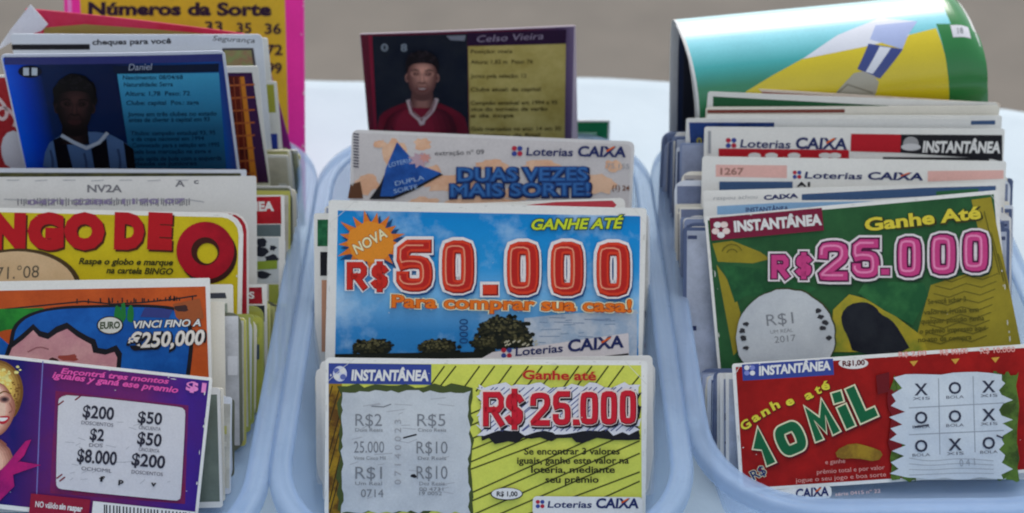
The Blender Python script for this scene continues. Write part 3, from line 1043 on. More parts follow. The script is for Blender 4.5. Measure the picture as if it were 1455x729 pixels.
    while x < 272:
        w = q.choice((1.2, 1.8, 2.8))
        L.append(((x, 716 + (x - 150) * .1), (x, 735)))
        x += w + q.choice((1.8, 2.6, 3.6))
    c.lines(B, L, 2.0, BLACK)
    c.build()

def card_euro():
    c = Card('scratch_card', 'orange and blue cartoon scratch card with 250,000 euro prize in white italics', 'scratch card', GL,
             (-150, 402), (298, 395), 6.2, 34.5, r=.05, bow=.05, px=-13)
    A = 'printed_face'
    c.poly(A, [(-145, 416), (292, 407), (297, 545), (-145, 545)], blot((188, 84, 34), (164, 68, 28), 60, .35, .65))
    dk = ink((44, 34, 34))
    c.line(A, [(-60, 446), (40, 436), (90, 431), (120, 428), (160, 432), (200, 430), (240, 426), (280, 420)], 2.2, dk)
    q = random.Random(6)
    c.lines(A, [((x, 432 - (x - 100) * .03), (x, 432 - (x - 100) * .03 - q.uniform(2, 8))) for x in [q.uniform(110, 282) for _ in range(34)]], 2, dk)
    green, blue, pinkc = blot((40, 130, 46), (28, 104, 40), 60), blot((24, 92, 170), (16, 76, 150), 50), blot((200, 150, 150), (184, 128, 136), 60)
    c.poly(A, smooth_line([(-140, 446), (-40, 440), (34, 438), (70, 437), (50, 448), (30, 466), (0, 470), (-140, 520)], 1, True), green)
    blob = smooth_line([(14, 545), (20, 478), (26, 462), (44, 448), (80, 439), (140, 437), (205, 436), (250, 440), (264, 452), (270, 480), (266, 520), (262, 545)], 2, True)
    c.poly(A, smooth_line([(8, 548), (14, 476), (22, 458), (42, 444), (80, 435), (140, 433), (207, 432), (254, 436), (269, 449), (276, 480), (272, 520), (268, 548)], 2, True), BLACK)
    c.poly(A, blob, blue)
    c.poly(A, [(-140, 500), (0, 478), (14, 490), (4, 545), (-140, 545)], blue)
    cl = [(10, 545), (6, 508), (12, 490), (30, 476), (48, 460), (58, 470), (69, 473), (80, 464), (96, 458), (112, 470), (126, 478), (136, 482), (140, 494), (152, 496), (166, 490), (174, 502), (170, 545)]
    c.poly(A, cl, BLACK)
    c.poly(A, [(16, 545), (12, 508), (18, 494), (34, 482), (48, 469), (56, 478), (69, 482), (82, 473), (96, 467), (110, 478), (124, 486), (130, 489), (133, 501), (150, 504), (163, 500), (167, 508), (164, 545)], pinkc)
    c.oval(A, 98, 508, 14, 5, ink((150, 70, 60)), .3, 12)
    c.oval(A, 78, 512, 8, 4, ink((70, 40, 40)), .3, 10)
    c.line(A, [(40, 500), (56, 492), (70, 496)], 2, ink((150, 96, 100)), passes=1)
    c.poly(A, [(206, 437), (246, 440), (240, 452), (200, 450)], ink((52, 60, 120)))
    c.poly(A, [(246, 432), (284, 424), (290, 452), (262, 462), (250, 450)], ink((150, 80, 44)))
    c.oval(A, 258, 438, 10, 5, ink((60, 40, 40)), .2, 12)
    for x, y, a, b in ((168, 448, 5, 14), (176, 444, 4, 14), (186, 446, 5, 13)):
        c.oval(A, x, y, a, b, ink((30, 110, 50)), .15, 14, int(x))
    c.oval(A, 157, 462, 19, 13, BLACK)
    c.oval(A, 157, 462, 17, 11.5, ink((200, 200, 190)))
    c.text(A, 'EURO', (143, 467), (171, 466), 9, (.05, ink((70, 80, 60))), shear=.1)
    X = 'prize_lettering'
    c.text(X, 'VINCI FINO A', (191, 466), (285, 463), 9.5, (.09, BLACK), (.03, WHITE), shear=.25)
    c.text(X, '€250,000', (184, 494), (291, 489), 20, (.1, BLACK, 1, 1.5), (.03, ink((216, 210, 200))), shear=.22)
    c.build()

def card_bingo():
    c = Card('scratch_card', 'yellow bingo scratch card with big red lettering and a large red ring', 'scratch card', GL,
             (-140, 292), (346, 303), 9.0, 34.5, r=.75, bow=.05, px=-13)
    A = 'printed_face'
    c.field(A, blot((196, 178, 26), (182, 164, 24), 40, .35, .65), .12, .16, .16, .1, .62)
    X = 'title_lettering'
    for ch, x0, x1 in (('B', -118, -70), ('I', -58, -36), ('N', -12, 35), ('G', 41, 89), ('O', 93, 147), ('D', 163, 204), ('E', 211, 243)):
        c.text(X, ch, (x0 + 4, 349), (x1 - 4, 350), 42, (.09, ink((74, 30, 16)), 2.5, 3), (.09, ink((170, 22, 30))))
    c.ring(X, 296, 362, 41, 17, ink((50, 22, 16)), dx=-3, dy=-4)
    c.ring(X, 292, 356, 41, 18, blot((160, 16, 34), (140, 12, 30), 60), dx=0, dy=1)
    c.ring(X, 292, 357, 20, 14.5, ink((60, 24, 16)), dx=3, dy=3)
    it = ink((52, 52, 20))
    c.text(A, 'Raspe o globo e marque', (113, 375), (246, 377), 8.5, (.03, it), shear=.25)
    c.text(A, 'na cartela BINGO', (152, 388), (246, 390), 8.5, (.03, it), shear=.25)
    G = 'scratch_panel'
    c.oval(G, 28, 408, 88, 55, ink((70, 54, 30)), 0, 44)
    c.oval(G, 25, 409, 84, 52, blot((206, 178, 140), (190, 162, 124), 70, .35, .65), 0, 44)
    c.text(G, '71.°08', (-4, 397), (57, 394), 17, (.0, ink((84, 78, 66))), shear=.1)
    c.build()

def card_grey_number():
    c = Card('scratch_card', 'pale grey card with short code and tick row, right behind the yellow bingo card', 'scratch card', GL,
             (-140, 252), (364, 250), 11.0, 34, r=.08, bow=.04, px=-13, stock=paper((196, 196, 192)))
    A = 'printed_face'
    g = ink((108, 108, 112))
    c.text(A, 'NV2A', (125, 273), (173, 273), 10, (.03, g))
    c.text(A, 'A', (250, 265), (262, 265), 9, (.03, g))
    c.text(A, 'c', (276, 261), (282, 261), 7, (.03, g))
    q = random.Random(10)
    x, L = 26.0, []
    while x < 270:
        L.append(((x, 292 + q.uniform(-2, 1)), (x, 283 + q.uniform(-2, 1))))
        x += q.choice((2.8, 3.6, 5))
    c.lines(A, L, 1.7, g)
    c.line(A, [(6, 283), (26, 284), (60, 285), (270, 284), (290, 287)], 1.2, LGREY)
    c.text(A, '0471 2286 1190 07', (40, 291), (262, 289), 7, (.03, ink((130, 120, 150))))
    for k in range(7):
        c.line(A, [(10 + k * 40, 256 + k % 2), (28 + k * 40, 256)], 1, LGREY)
    c.build()

def card_blue_player():
    c = Card('trading_card', 'glossy dark blue portrait card of a man in striped shirt, numbered 11', 'trading card', GL,
             (0, 77), (319, 72), 17.6, 2, h=6.6, r=.2, bow=.06, px=-13, stock=paper((190, 196, 210)))
    A = 'printed_face'
    c.field(A, grade([(0, (10, 84, 214)), (.08, (4, 54, 170)), (.17, (8, 30, 70)), (.5, (8, 24, 60)), (.95, (14, 66, 140)), (1, (40, 48, 110))], 0, -c.W / 2, c.W / 2, .2), .06, .1, .12, .1, .12)
    c.rect(A, 6, 81, 316, 92, ink((48, 52, 112), .2))
    c.poly(A, [(160, 93), (311, 90), (311, 102), (163, 104)], ink((12, 26, 52), .2))
    c.text(A, 'Daniel', (183, 99), (217, 98), 9, (.0, ink((150, 160, 180))), shear=.2)
    c.poly(A, [(167, 104), (311, 103), (322, 245), (188, 245)], grade([(0, (20, 62, 92)), (.5, (26, 82, 116)), (.8, (44, 124, 164)), (1, (60, 146, 184))], 1, c.H - 5.6, c.H - .9, .25))
    dk = ink((10, 40, 66), .25)
    typed(c, A, (('Nascimento: 08/04/68', 112, 260), ('Naturalidade: Serra', 122, 246), ('Altura: 1,78  Peso: 72', 135, 270), ('Clube: capital  Pos.: zaga', 148, 283),
                 ('Jogou em três clubes no estado', 164, 308), ('antes de chegar à capital em 93', 172, 298), ('Títulos: campeão estadual 93, 95', 191, 306), ('e da copa nacional em 1994', 199, 290),
                 ('Convocado para a seleção em 1995', 208, 312), ('pela boa marcação na zaga e', 217, 300), ('pela saída de bola com a esquerda', 227, 315), ('desde os juniores', 234, 280)), dk, 6, 174, .14, 104)
    P = 'portrait'
    c.oval(P, 43, 101, 17, 9, ink((10, 16, 36)))
    for x in (35, 47):
        c.text(P, '1', (x, 106), (x + 5, 106), 10, (.03, ink((180, 190, 200))))
    c.poly(P, smooth_line([(60, 245), (66, 206), (84, 192), (100, 186), (150, 186), (170, 196), (186, 206), (192, 245)], 1, True), ink((66, 92, 132), .25))
    st = ink((10, 10, 18), .25)
    for pts in ([(76, 198), (92, 190), (106, 245), (84, 245)], [(130, 210), (152, 196), (158, 245), (136, 245)], [(176, 200), (190, 210), (194, 245), (182, 245)]):
        c.poly(P, pts, st)
    for x_, y_ in ((72, 212), (120, 216), (168, 210)):
        c.line(P, [(x_, y_), (x_ + 4, y_ + 16), (x_ + 2, y_ + 34)], 3, ink((40, 58, 92), .35), passes=1)
    portrait(c, P, 107, 150, 36, (14, 10, 14), (58, 36, 36), (8, 7, 11), (44, 22, 26), smile=False, bushy=.14)
    c.line(P, [(88, 190), (106, 200), (124, 208), (142, 200), (154, 186)], 5, ink((150, 160, 176), .25))
    c.build()

def left_small():
    mk = lambda label, TL, TR, yb, lean, h=None, r=.1, stock=None, bow=0: Card('scratch_card', label, 'scratch card', GL, TL, TR, yb, lean, h, r=r, px=-13, stock=stock, bow=bow)
    A = 'printed_face'
    # right-hand slivers, front to back
    c = mk('cream card sticking out right of the orange and blue cartoon card', (-100, 432), (319, 429), 6.8, 34.5, r=.06, stock=CREAM)
    c.poly(A, [(200, 700), (309, 700), (309, 640), (200, 640)], ink((110, 40, 40)))
    c.build()
    c = mk('white card with grey print at its corner, right of the orange cartoon card', (-100, 408), (331, 404), 8.1, 34.5, r=.08)
    c.poly(A, [(250, 417), (320, 416), (322, 424), (250, 425)], ink((60, 64, 74)))
    c.poly(A, [(250, 432), (323, 431), (326, 520), (250, 520)], blot((150, 160, 150), (90, 100, 100), 160))
    c.build()
    c = mk('teal card with rounded corner low at the right side of the left tub', (-60, 480), (341, 480), 7.5, 34.5, r=.5, stock=paper((40, 96, 104)))
    c.field(A, blot((18, 78, 88), (26, 92, 100), 50), .05, .05, .05, .05, .42)
    c.build()
    c = mk('light grey card low at the right side, below the teal corner', (-60, 521), (336, 520), 7.2, 34.5, r=.3, stock=COOL)
    c.hatch(A, (300, 530, 331, 700), 80, 7, 2, ink((110, 120, 124)))
    c.build()
    c = mk('red card with rounded white edge showing right of the red ring', (-60, 300), (353, 301), 9.6, 34, r=.7)
    c.field(A, blot((172, 40, 50), (150, 30, 44), 60), .1, .07, .07, .1, .62)
    c.build()
    c = mk('card with dark red block above a black strip, right of the yellow bingo card', (-60, 408), (379, 404), 10.0, 34.2, r=.06)
    c.poly(A, [(300, 410), (372, 408), (373, 432), (300, 432)], blot((150, 30, 40), (130, 24, 36), 120))
    c.text(A, 'S', (354, 424), (361, 424), 9, (.03, WHITE))
    c.poly(A, [(300, 434), (376, 434), (376, 457), (300, 457)], ink((34, 42, 50)))
    c.poly(A, [(300, 462), (370, 462), (372, 476), (300, 476)], ink((60, 70, 80)))
    c.poly(A, [(300, 500), (374, 500), (374, 640), (300, 640)], ink((170, 160, 96)))
    c.build()
    c = mk('card with bright red block reading EA at its right end', (-60, 280), (404, 277), 12.0, 33.5, r=.06)
    c.poly(A, [(300, 281), (399, 279), (400, 318), (300, 319)], blot((168, 26, 36), (150, 20, 32), 120))
    c.text(A, 'INSTANTÂNEA', (268, 301), (388, 299), 12, (.05, WHITE))
    c.poly(A, [(300, 320), (399, 319), (399, 336), (300, 336)], ink((84, 98, 100)))
    c.poly(A, [(340, 338), (396, 338), (396, 402), (340, 402)], ink((184, 190, 190)))
    for x, y, a, b in ((372, 344, 8, 6), (370, 358, 11, 8), (386, 368, 9, 6), (374, 390, 12, 5), (388, 352, 5, 4)):
        c.oval(A, x, y, a, b, ink((30, 34, 44)), .25, 14, int(y))
    c.poly(A, [(350, 372), (394, 370), (394, 382), (350, 384)], ink((130, 150, 50)))
    c.poly(A, [(382, 404), (396, 404), (396, 640), (382, 640)], ink((150, 158, 70)))
    c.build()
    c = mk('card with olive top line just below the blue striped shirt portrait card', (-120, 238), (350, 241), 12.6, 33, r=.06, stock=COOL)
    c.poly(A, [(-110, 245), (342, 246), (344, 262), (-110, 262)], blot((84, 84, 50), (60, 62, 44), 140))
    c.build()
    # upright group round the blue portrait card
    c = mk('brown and orange chequered card with purple border beside the blue portrait card', (20, 97), (366, 94), 18.4, 2, 8.5, r=.08)
    c.poly(A, [(200, 105), (358, 103), (382, 260), (200, 260)], ink((58, 28, 70)))
    c.poly(A, [(200, 110), (346, 108), (366, 260), (200, 260)], blot((104, 34, 24), (74, 24, 22), 120))
    c.poly(A, [(341, 109), (347, 109), (366, 260), (357, 260)], ink((200, 124, 40)))
    c.lines(A, [((316, y), (362, y - 2)) for y in range(122, 250, 18)], 2.4, ink((176, 96, 50)))
    c.lines(A, [((324 + k * 8, 110), (334 + k * 8, 250)) for k in range(3)], 1.5, ink((150, 72, 44)))
    c.build()
    c = mk('white card headed cheques para você with a black bar, behind the blue portrait card', (14, 48), (372, 49), 19.4, 3, 9.5, r=.18, stock=COOL, bow=.05)
    c.poly(A, [(17, 63), (128, 62), (128, 70), (17, 71)], BLACK)
    c.text(A, 'cheques para você', (132, 63), (243, 61), 7.5, (.03, BLACK))
    c.text(A, 'Segurança', (302, 57), (362, 61), 7, (.0, BLACK), shear=.2)
    c.poly(A, [(316, 68), (360, 68), (364, 94), (316, 94)], ink((70, 66, 70)))
    c.poly(A, [(319, 71), (357, 71), (360, 94), (319, 94)], blot((150, 110, 90), (130, 140, 90), 120))
    c.build()
    c = mk('white card with blue strip at its right edge beside the tall pink border', (60, 58), (380, 54), 20.0, 4, 9.0, r=.1)
    c.poly(A, [(392, 205), (398, 205), (402, 235), (396, 235)], ink((40, 60, 150)))
    c.build()
    c = mk('olive and white card edge rising beside the chequered brown card', (80, 118), (393, 116), 19.8, 5, 8.0, r=.08)
    c.poly(A, [(300, 122), (389, 120), (392, 160), (300, 160)], ink((160, 160, 60)))
    c.poly(A, [(300, 190), (394, 190), (396, 230), (300, 230)], ink((40, 60, 150)))
    c.build()
    # red card with a folded white corner
    c = Card('scratch_card', 'red and pink card with its white back folded over at the left corner', 'scratch card', GL, (36, 12), (348, 48), 20.6, 3, 9.5, r=.05, px=-13, bow=-.12, stock=paper((200, 60, 90)))
    c.field(A, blot((188, 34, 62), (196, 54, 88), 40, .35, .65), .03, .03, .03, .1)
    c.poly(A, [(62, 40), (120, 36), (330, 52), (330, 62), (62, 58)], ink((150, 130, 70)))
    root = c.build()
    bm = bmesh.new()
    q = [c.P(*p) for p in ((-4, 70), (20, 34), (46, 2), (58, 18), (69, 33), (60, 42), (30, 48), (8, 62))]
    dep = [.15, .55, .3, .2, .1, .12, .4, .3]
    f = [bm.verts.new(Vector((u, v, d)) * S) for (u, v), d in zip(q, dep)]
    g = [bm.verts.new(Vector((u, v, d - .03)) * S) for (u, v), d in zip(q, dep)]
    fan = [(0, 1, 7), (1, 6, 7), (1, 2, 6), (2, 5, 6), (2, 3, 5), (3, 4, 5)]
    for a, b, d in fan:
        bm.faces.new((f[a], f[b], f[d]))
        bm.faces.new((g[d], g[b], g[a]))
    for i in range(8):
        j = (i + 1) % 8
        bm.faces.new((f[i], f[j], g[j], g[i]))
    bmesh.ops.recalc_face_normals(bm, faces=bm.faces[:])
    link_mesh('folded_corner', bm, [paper((208, 210, 222))], root)
    # purple corner and the tall pink bordered table of numbers
    c = mk('purple card corner slanting down in front of the pink bordered number sheet', (150, 124), (381, 90), 21.4, 2, 6.0, r=.03, stock=paper((120, 40, 120)))
    c.field(A, blot((124, 30, 120), (104, 26, 108), 40), .02, .02, .02, .02)
    c.build()
    c = Card('lottery_slip', 'yellow number sheet with magenta border headed Números da Sorte, rearmost in the left tub', 'lottery slip', GL,
             (90, -48), (432, -46), 21.9, 31, None, r=.06, px=-13, bow=.05, stock=paper((214, 90, 170)))
    c.field(A, ink((222, 50, 150)), .03, .03, .03, .03)
    c.poly(A, [(94, -40), (100, -40), (104, 60), (98, 60)], ink((214, 130, 190)))
    c.poly(A, [(112, -34), (404, -34), (410, 190), (124, 190)], blot((196, 168, 40), (184, 156, 44), 50, .35, .65))
    k = ink((40, 24, 44))
    c.text('title_lettering', 'Números da Sorte', (127, 21), (384, 22), 17, (.05, k))
    for s_, x0, y0, x1 in (('33', 292, 45, 316), ('35', 337, 47, 357), ('36', 377, 48, 399), ('70', 296, 78, 316), ('71', 340, 78, 360), ('72', 379, 78, 401), ('99', 380, 104, 400), ('98', 340, 104, 362)):
        c.text('number_table', s_, (x0, y0), (x1, y0), 14, (.03, k))
    c.build()
    c = mk('red card with white swirl left of the blue portrait card', (-200, 108), (150, 106), 18.0, 2, 7.5, r=.1)
    c.field(A, blot((164, 40, 44), (146, 28, 36), 60), .1, .1, .1, .1)
    c.line(A, [(-30, 120), (0, 140), (12, 160), (4, 172), (-8, 160), (6, 150), (24, 168), (20, 180)], 5, ink((214, 190, 190)), passes=2)
    c.poly(A, smooth_line([(6, 190), (24, 184), (36, 205), (42, 240), (10, 240), (0, 214)], 1, True), ink((200, 200, 206)))
    c.build()

# ================================================================== right tub
def card_red_10():
    c = Card('scratch_card', 'red scratch card with slanted green 10 MIL and noughts and crosses grid', 'scratch card', GR,
             (1040, 517), (1473, 488), 4.9, 35, r=.1, bow=.06, px=13)
    A = 'printed_face'
    c.field(A, blot((160, 22, 18), (126, 14, 12), 90, .3, .7), .12, .12, .12, .12)
    B = 'header_banner'
    c.rect(B, 1054, 518, 1183, 541, BLUEBAN)
    logo(c, B, 1065, 526, 8, WHITE, ink((120, 130, 190)))
    c.text(B, 'INSTANTÂNEA', (1079, 533), (1179, 525), 12, (.045, WHITE), shear=.1)
    O = 'price_mark'
    c.oval(O, 1212, 516, 21, 8, ink((214, 210, 204)))
    c.text(O, 'R$1,00', (1197, 520), (1228, 518), 7, (.04, ink((90, 40, 40))))
    X = 'prize_lettering'
    sh = ink((90, 10, 24))
    yel = ink((206, 196, 60))
    for ch, x, y, r_ in (('G', 1057, 612, 34), ('a', 1072, 600, 32), ('n', 1085, 592, 30), ('h', 1099, 583, 28), ('e', 1119, 577, 24), ('a', 1146, 568, 24), ('t', 1160, 560, 20), ('é', 1168, 554, 10)):
        dx, dy = math.cos(R(r_)), -math.sin(R(r_))
        w = {'t': 7, 'G': 13}.get(ch, 10)
        c.text(X, ch, (x, y), (x + dx * w, y + dy * w), 12, (.06, sh, 1, 1), (.035, yel))
    gr, ol = ink((20, 92, 56)), ink((210, 206, 168))
    org = (1080, 668)
    for ch, x0, x1, hh, yo in (('1', 1090, 1103, 36, 0), ('O', 1124, 1151, 32, 0), ('M', 1174, 1200, 36, -2), ('i', 1217, 1227, 42, -2), ('L', 1242, 1258, 40, -2)):
        wd = 13 if ch != 'M' else 11
        c.heavy(X, ch, x0, 660 + yo - hh, x1, 660 + yo, [(wd + 5.5, sh, 1.5, 2.5), (wd + 4.5, ol, 0, 0), (wd, gr, 0, 0)], 24, org)
    c.text(X, 'R$', (1071, 682), (1089, 672), 13, (.06, ol), (.02, NAVY))
    c.poly(A, smooth_line([(1185, 640), (1210, 628), (1235, 634), (1255, 642), (1246, 656), (1215, 650), (1190, 652)], 1, True), blot((150, 120, 34), (120, 90, 30), 120))
    captions(c, A, [('e ganhe', 1172, 659, 1200, 657, 6), ('prêmio total e por valor', 1160, 673, 1256, 666, 6), ('jogue o seu jogo e boa sorte', 1130, 685, 1258, 676, 6)], ink((206, 150, 140)), off=.0)
    T = 'logo_strip'
    c.poly(T, smooth_line([(1076, 699), (1168, 689), (1180, 690), (1181, 703), (1176, 708), (1078, 714)], 1, True), WHITE)
    loterias(c, T, 1080, 711, 1176, 703, 1128, 8, 12)
    c.text(A, 'série 0415 nº 22', (1186, 704), (1250, 699), 5, (0, ink((214, 180, 170))))
    for x, y, s_ in ((1276, 507, 'R$ 2,00'), (1335, 504, 'R$ 50,00'), (1392, 502, 'R$ 10.000')):
        c.text(A, s_, (x, y), (x + 39 + (10 if len(s_) > 8 else 0), y - 2.5), 7, (.02, ink((214, 150, 140))))
        c.poly(A, [(x + 15, y + 6), (x + 27, y + 5), (x + 21, y + 13)], ink((196, 150, 60)))
    P = 'scratch_panel'
    gsh = blot((84, 112, 44), (54, 72, 30), 120)
    c.poly(P, jagged(1412, 530, 1444, 682, 4, 4, 9), gsh)
    c.poly(P, jagged(1266, 534, 1300, 680, 5, 6, 9), gsh)
    c.poly(P, jagged(1262, 556, 1282, 640, 4, 7, 7), ink((110, 20, 28)))
    c.poly(P, [(1243, 533), (1262, 528), (1262, 556), (1246, 560)], ink((100, 20, 26)))
    q = random.Random(31)
    pts = [(1268, 536)] + [(1268 + i * 17, 534 - i * .7 + q.uniform(-2, 2)) for i in range(1, 9)] + [(1422, 532)]
    y = 540
    while y < 676:
        pts += [(1422 + q.choice((-4, 0, 3, 16)), y), (1424 + q.uniform(-3, 3), y + q.uniform(4, 9))]
        y += 14
    pts += [(1424 - i * 17, 678 + i * .3 + q.uniform(-3, 3)) for i in range(0, 9)]
    y = 672
    while y > 545:
        pts += [(1264 + q.uniform(-3, 2), y), (1272 + q.uniform(-2, 14), y - q.uniform(5, 9))]
        y -= 16
    c.poly(P, pts, blot((196, 204, 208), (180, 190, 198), 60, .35, .65))
    ln = ink((140, 148, 156))
    c.lines(P, [((1332, 537), (1334, 645)), ((1381, 534), (1384, 642)), ((1290, 579), (1425, 572)), ((1290, 617), (1425, 611))], 1.4, ln)
    dk = ink((50, 54, 70))
    for i, row in enumerate(('XOX', 'OOX', 'OXO')):
        for j, ch in enumerate(row):
            x, y = 1299 + j * 48, 561 + i * 40 - j * 2
            c.text(P, ch, (x, y), (x + 17, y - .5), 16, (.02, dk))
            c.text(P, {'X': 'XIS', 'O': 'BOLA'}[ch], (x - 4, y + 7), (x + 21, y + 6), 4, (.0, ink((90, 94, 104))))
    c.text(P, '0 4 1', (1362, 662), (1384, 660), 10, (0, ln))
    for k in range(4):
        c.line(P, [(1290, 650 + k * 8), (1320, 655 + k * 6), (1360, 650 + k * 7), (1410, 654 + k * 6)], .8, ln, passes=2)
    c.lines(P, [((1298, 606), (1318, 603)), ((1414, 618), (1424, 622))], 2.4, dk)
    c.build()

def card_flag_25():
    c = Card('scratch_card', 'green and yellow flag scratch card with pink R$ 25.000 and round white panel', 'scratch card', GR,
             (1001, 308), (1417, 270), 9.2, 35, r=.08, bow=.06, px=13)
    A = 'printed_face'
    c.field(A, blot((44, 92, 52), (32, 74, 42), 45, .35, .65), .1, .14, .14, .1)
    ol = blot((150, 136, 40), (132, 120, 36), 60, .35, .65)
    c.poly(A, [(1012, 346), (1040, 342), (1080, 358), (1094, 368), (1070, 374), (1020, 372)], ol)
    c.poly(A, [(1018, 376), (1030, 392), (1045, 420), (1052, 445), (1047, 500), (1042, 505)], ol)
    c.poly(A, [(1026, 376), (1082, 382), (1160, 410), (1130, 425), (1060, 420), (1044, 430)], blot((26, 72, 42), (40, 96, 54), 60))
    c.poly(A, [(1380, 284), (1408, 280), (1452, 496), (1296, 500), (1312, 440), (1322, 405), (1402, 380)], ol)
    oc = ink((96, 90, 30))
    for k in range(9):
        y = 398 + k * 11
        c.line(A, [(1330 - k * 2 + 22 * i, y + (4 if i % 2 else -3) - i * 1.6) for i in range(5)], 1.4, oc)
    for k in range(3):
        c.line(A, [(1398 + k * 10, 300 + k * 30), (1408 + k * 8, 340 + k * 20), (1420 + k * 6, 390 + k * 10)], 1.4, oc)
    for r_ in (8, 15):
        c.line(A, [(1040 + r_ * math.cos(a * .4), 362 - r_ * math.sin(a * .4)) for a in range(1, 8)], 1.4, oc)
    c.poly(A, [(1183, 440), (1206, 418), (1228, 424), (1270, 448), (1310, 478), (1318, 500), (1180, 500)], blot((166, 150, 44), (120, 130, 44), 60))
    c.poly(A, smooth_line([(1194, 446), (1206, 432), (1228, 428), (1244, 436), (1250, 446), (1266, 454), (1278, 470), (1296, 502), (1212, 504), (1204, 478), (1196, 464)], 1, True), blot((22, 24, 34), (34, 38, 44), 60))
    c.poly(A, [(1230, 398), (1312, 402), (1318, 420), (1296, 462), (1254, 440), (1218, 416)], blot((30, 84, 48), (52, 112, 62), 50))
    captions(c, A, [('Se você achar 3', 1318, 432, 1372, 428, 7), ('valores iguais em', 1312, 447, 1390, 443, 7), ('qualquer posição ganha', 1308, 460, 1398, 455, 7), ('o prêmio impresso aqui', 1306, 474, 1400, 469, 7), ('no ato da compra', 1304, 486, 1380, 482, 7)], ink((86, 82, 28)), off=.02)
    B = 'header_banner'
    c.rect(B, 1008, 310, 1167, 342, ink((116, 28, 54)))
    for a in range(5):
        t = a * 1.256 + .3
        c.oval(B, 1024 + 8 * math.cos(t), 326 + 8 * math.sin(t), 5.5, 4.5, WHITE if a % 2 else PINKW, 0, 12)
    c.text(B, 'INSTANTÂNEA', (1044, 329), (1166, 319), 14, (.05, WHITE))
    X = 'prize_lettering'
    c.text(X, 'Ganhe Até', (1230, 328), (1392, 310), 17, (.08, ink((60, 60, 30)), 1, 1.5), (.035, ink((206, 190, 60))))
    w_, pk, dk = ink((214, 208, 208)), ink((190, 62, 122)), ink((78, 22, 60))
    big = [(23, ink((30, 50, 40)), 2, 3), (23.5, w_, 0, 0), (17.5, dk, 0, 0), (12, pk, 0, 0), (3, ink((220, 130, 170)), -2.5, -1)]
    for ch, x0, y0, x1, y1 in (('2', 1169, 350, 1198, 392), ('5', 1216, 346, 1242, 388), ('0', 1281, 344, 1301, 386), ('0', 1328, 340, 1350, 383), ('0', 1374, 336, 1396, 379)):
        c.heavy(X, ch, x0, y0, x1, y1, big)
    c.heavy(X, '.', 1251, 380, 1262, 386, [(17, w_, 0, 0), (12, dk, 0, 0), (8, pk, 0, 0)])
    sm = [(17, w_, 0, 0), (12, dk, 0, 0), (7.5, pk, 0, 0)]
    c.heavy(X, 'R', 1099, 366, 1116, 392, sm)
    c.heavy(X, '$', 1134, 365, 1148, 390, sm)
    P = 'scratch_panel'
    c.oval(P, 1116, 478, 71, 69, ink((60, 66, 40)), .02, 50)
    c.oval(P, 1115, 479, 70, 68, SCRATCH, .015, 50)
    c.text(P, 'R$1', (1089, 463), (1127, 459), 16, (.0, GREY))
    c.text(P, 'UM REAL', (1094, 474), (1126, 471), 5, (.0, GREY))
    c.text(P, '2017', (1100, 487), (1130, 484), 9, (.0, GREY))
    for x, y in ((1161, 441), (1165, 450), (1172, 458), (1168, 466), (1176, 480), (1060, 460), (1056, 480), (1060, 494), (1054, 470)):
        c.oval(P, x, y, 4.5, 3.5, ink((50, 50, 54)), .3, 9, int(x))
    c.build()

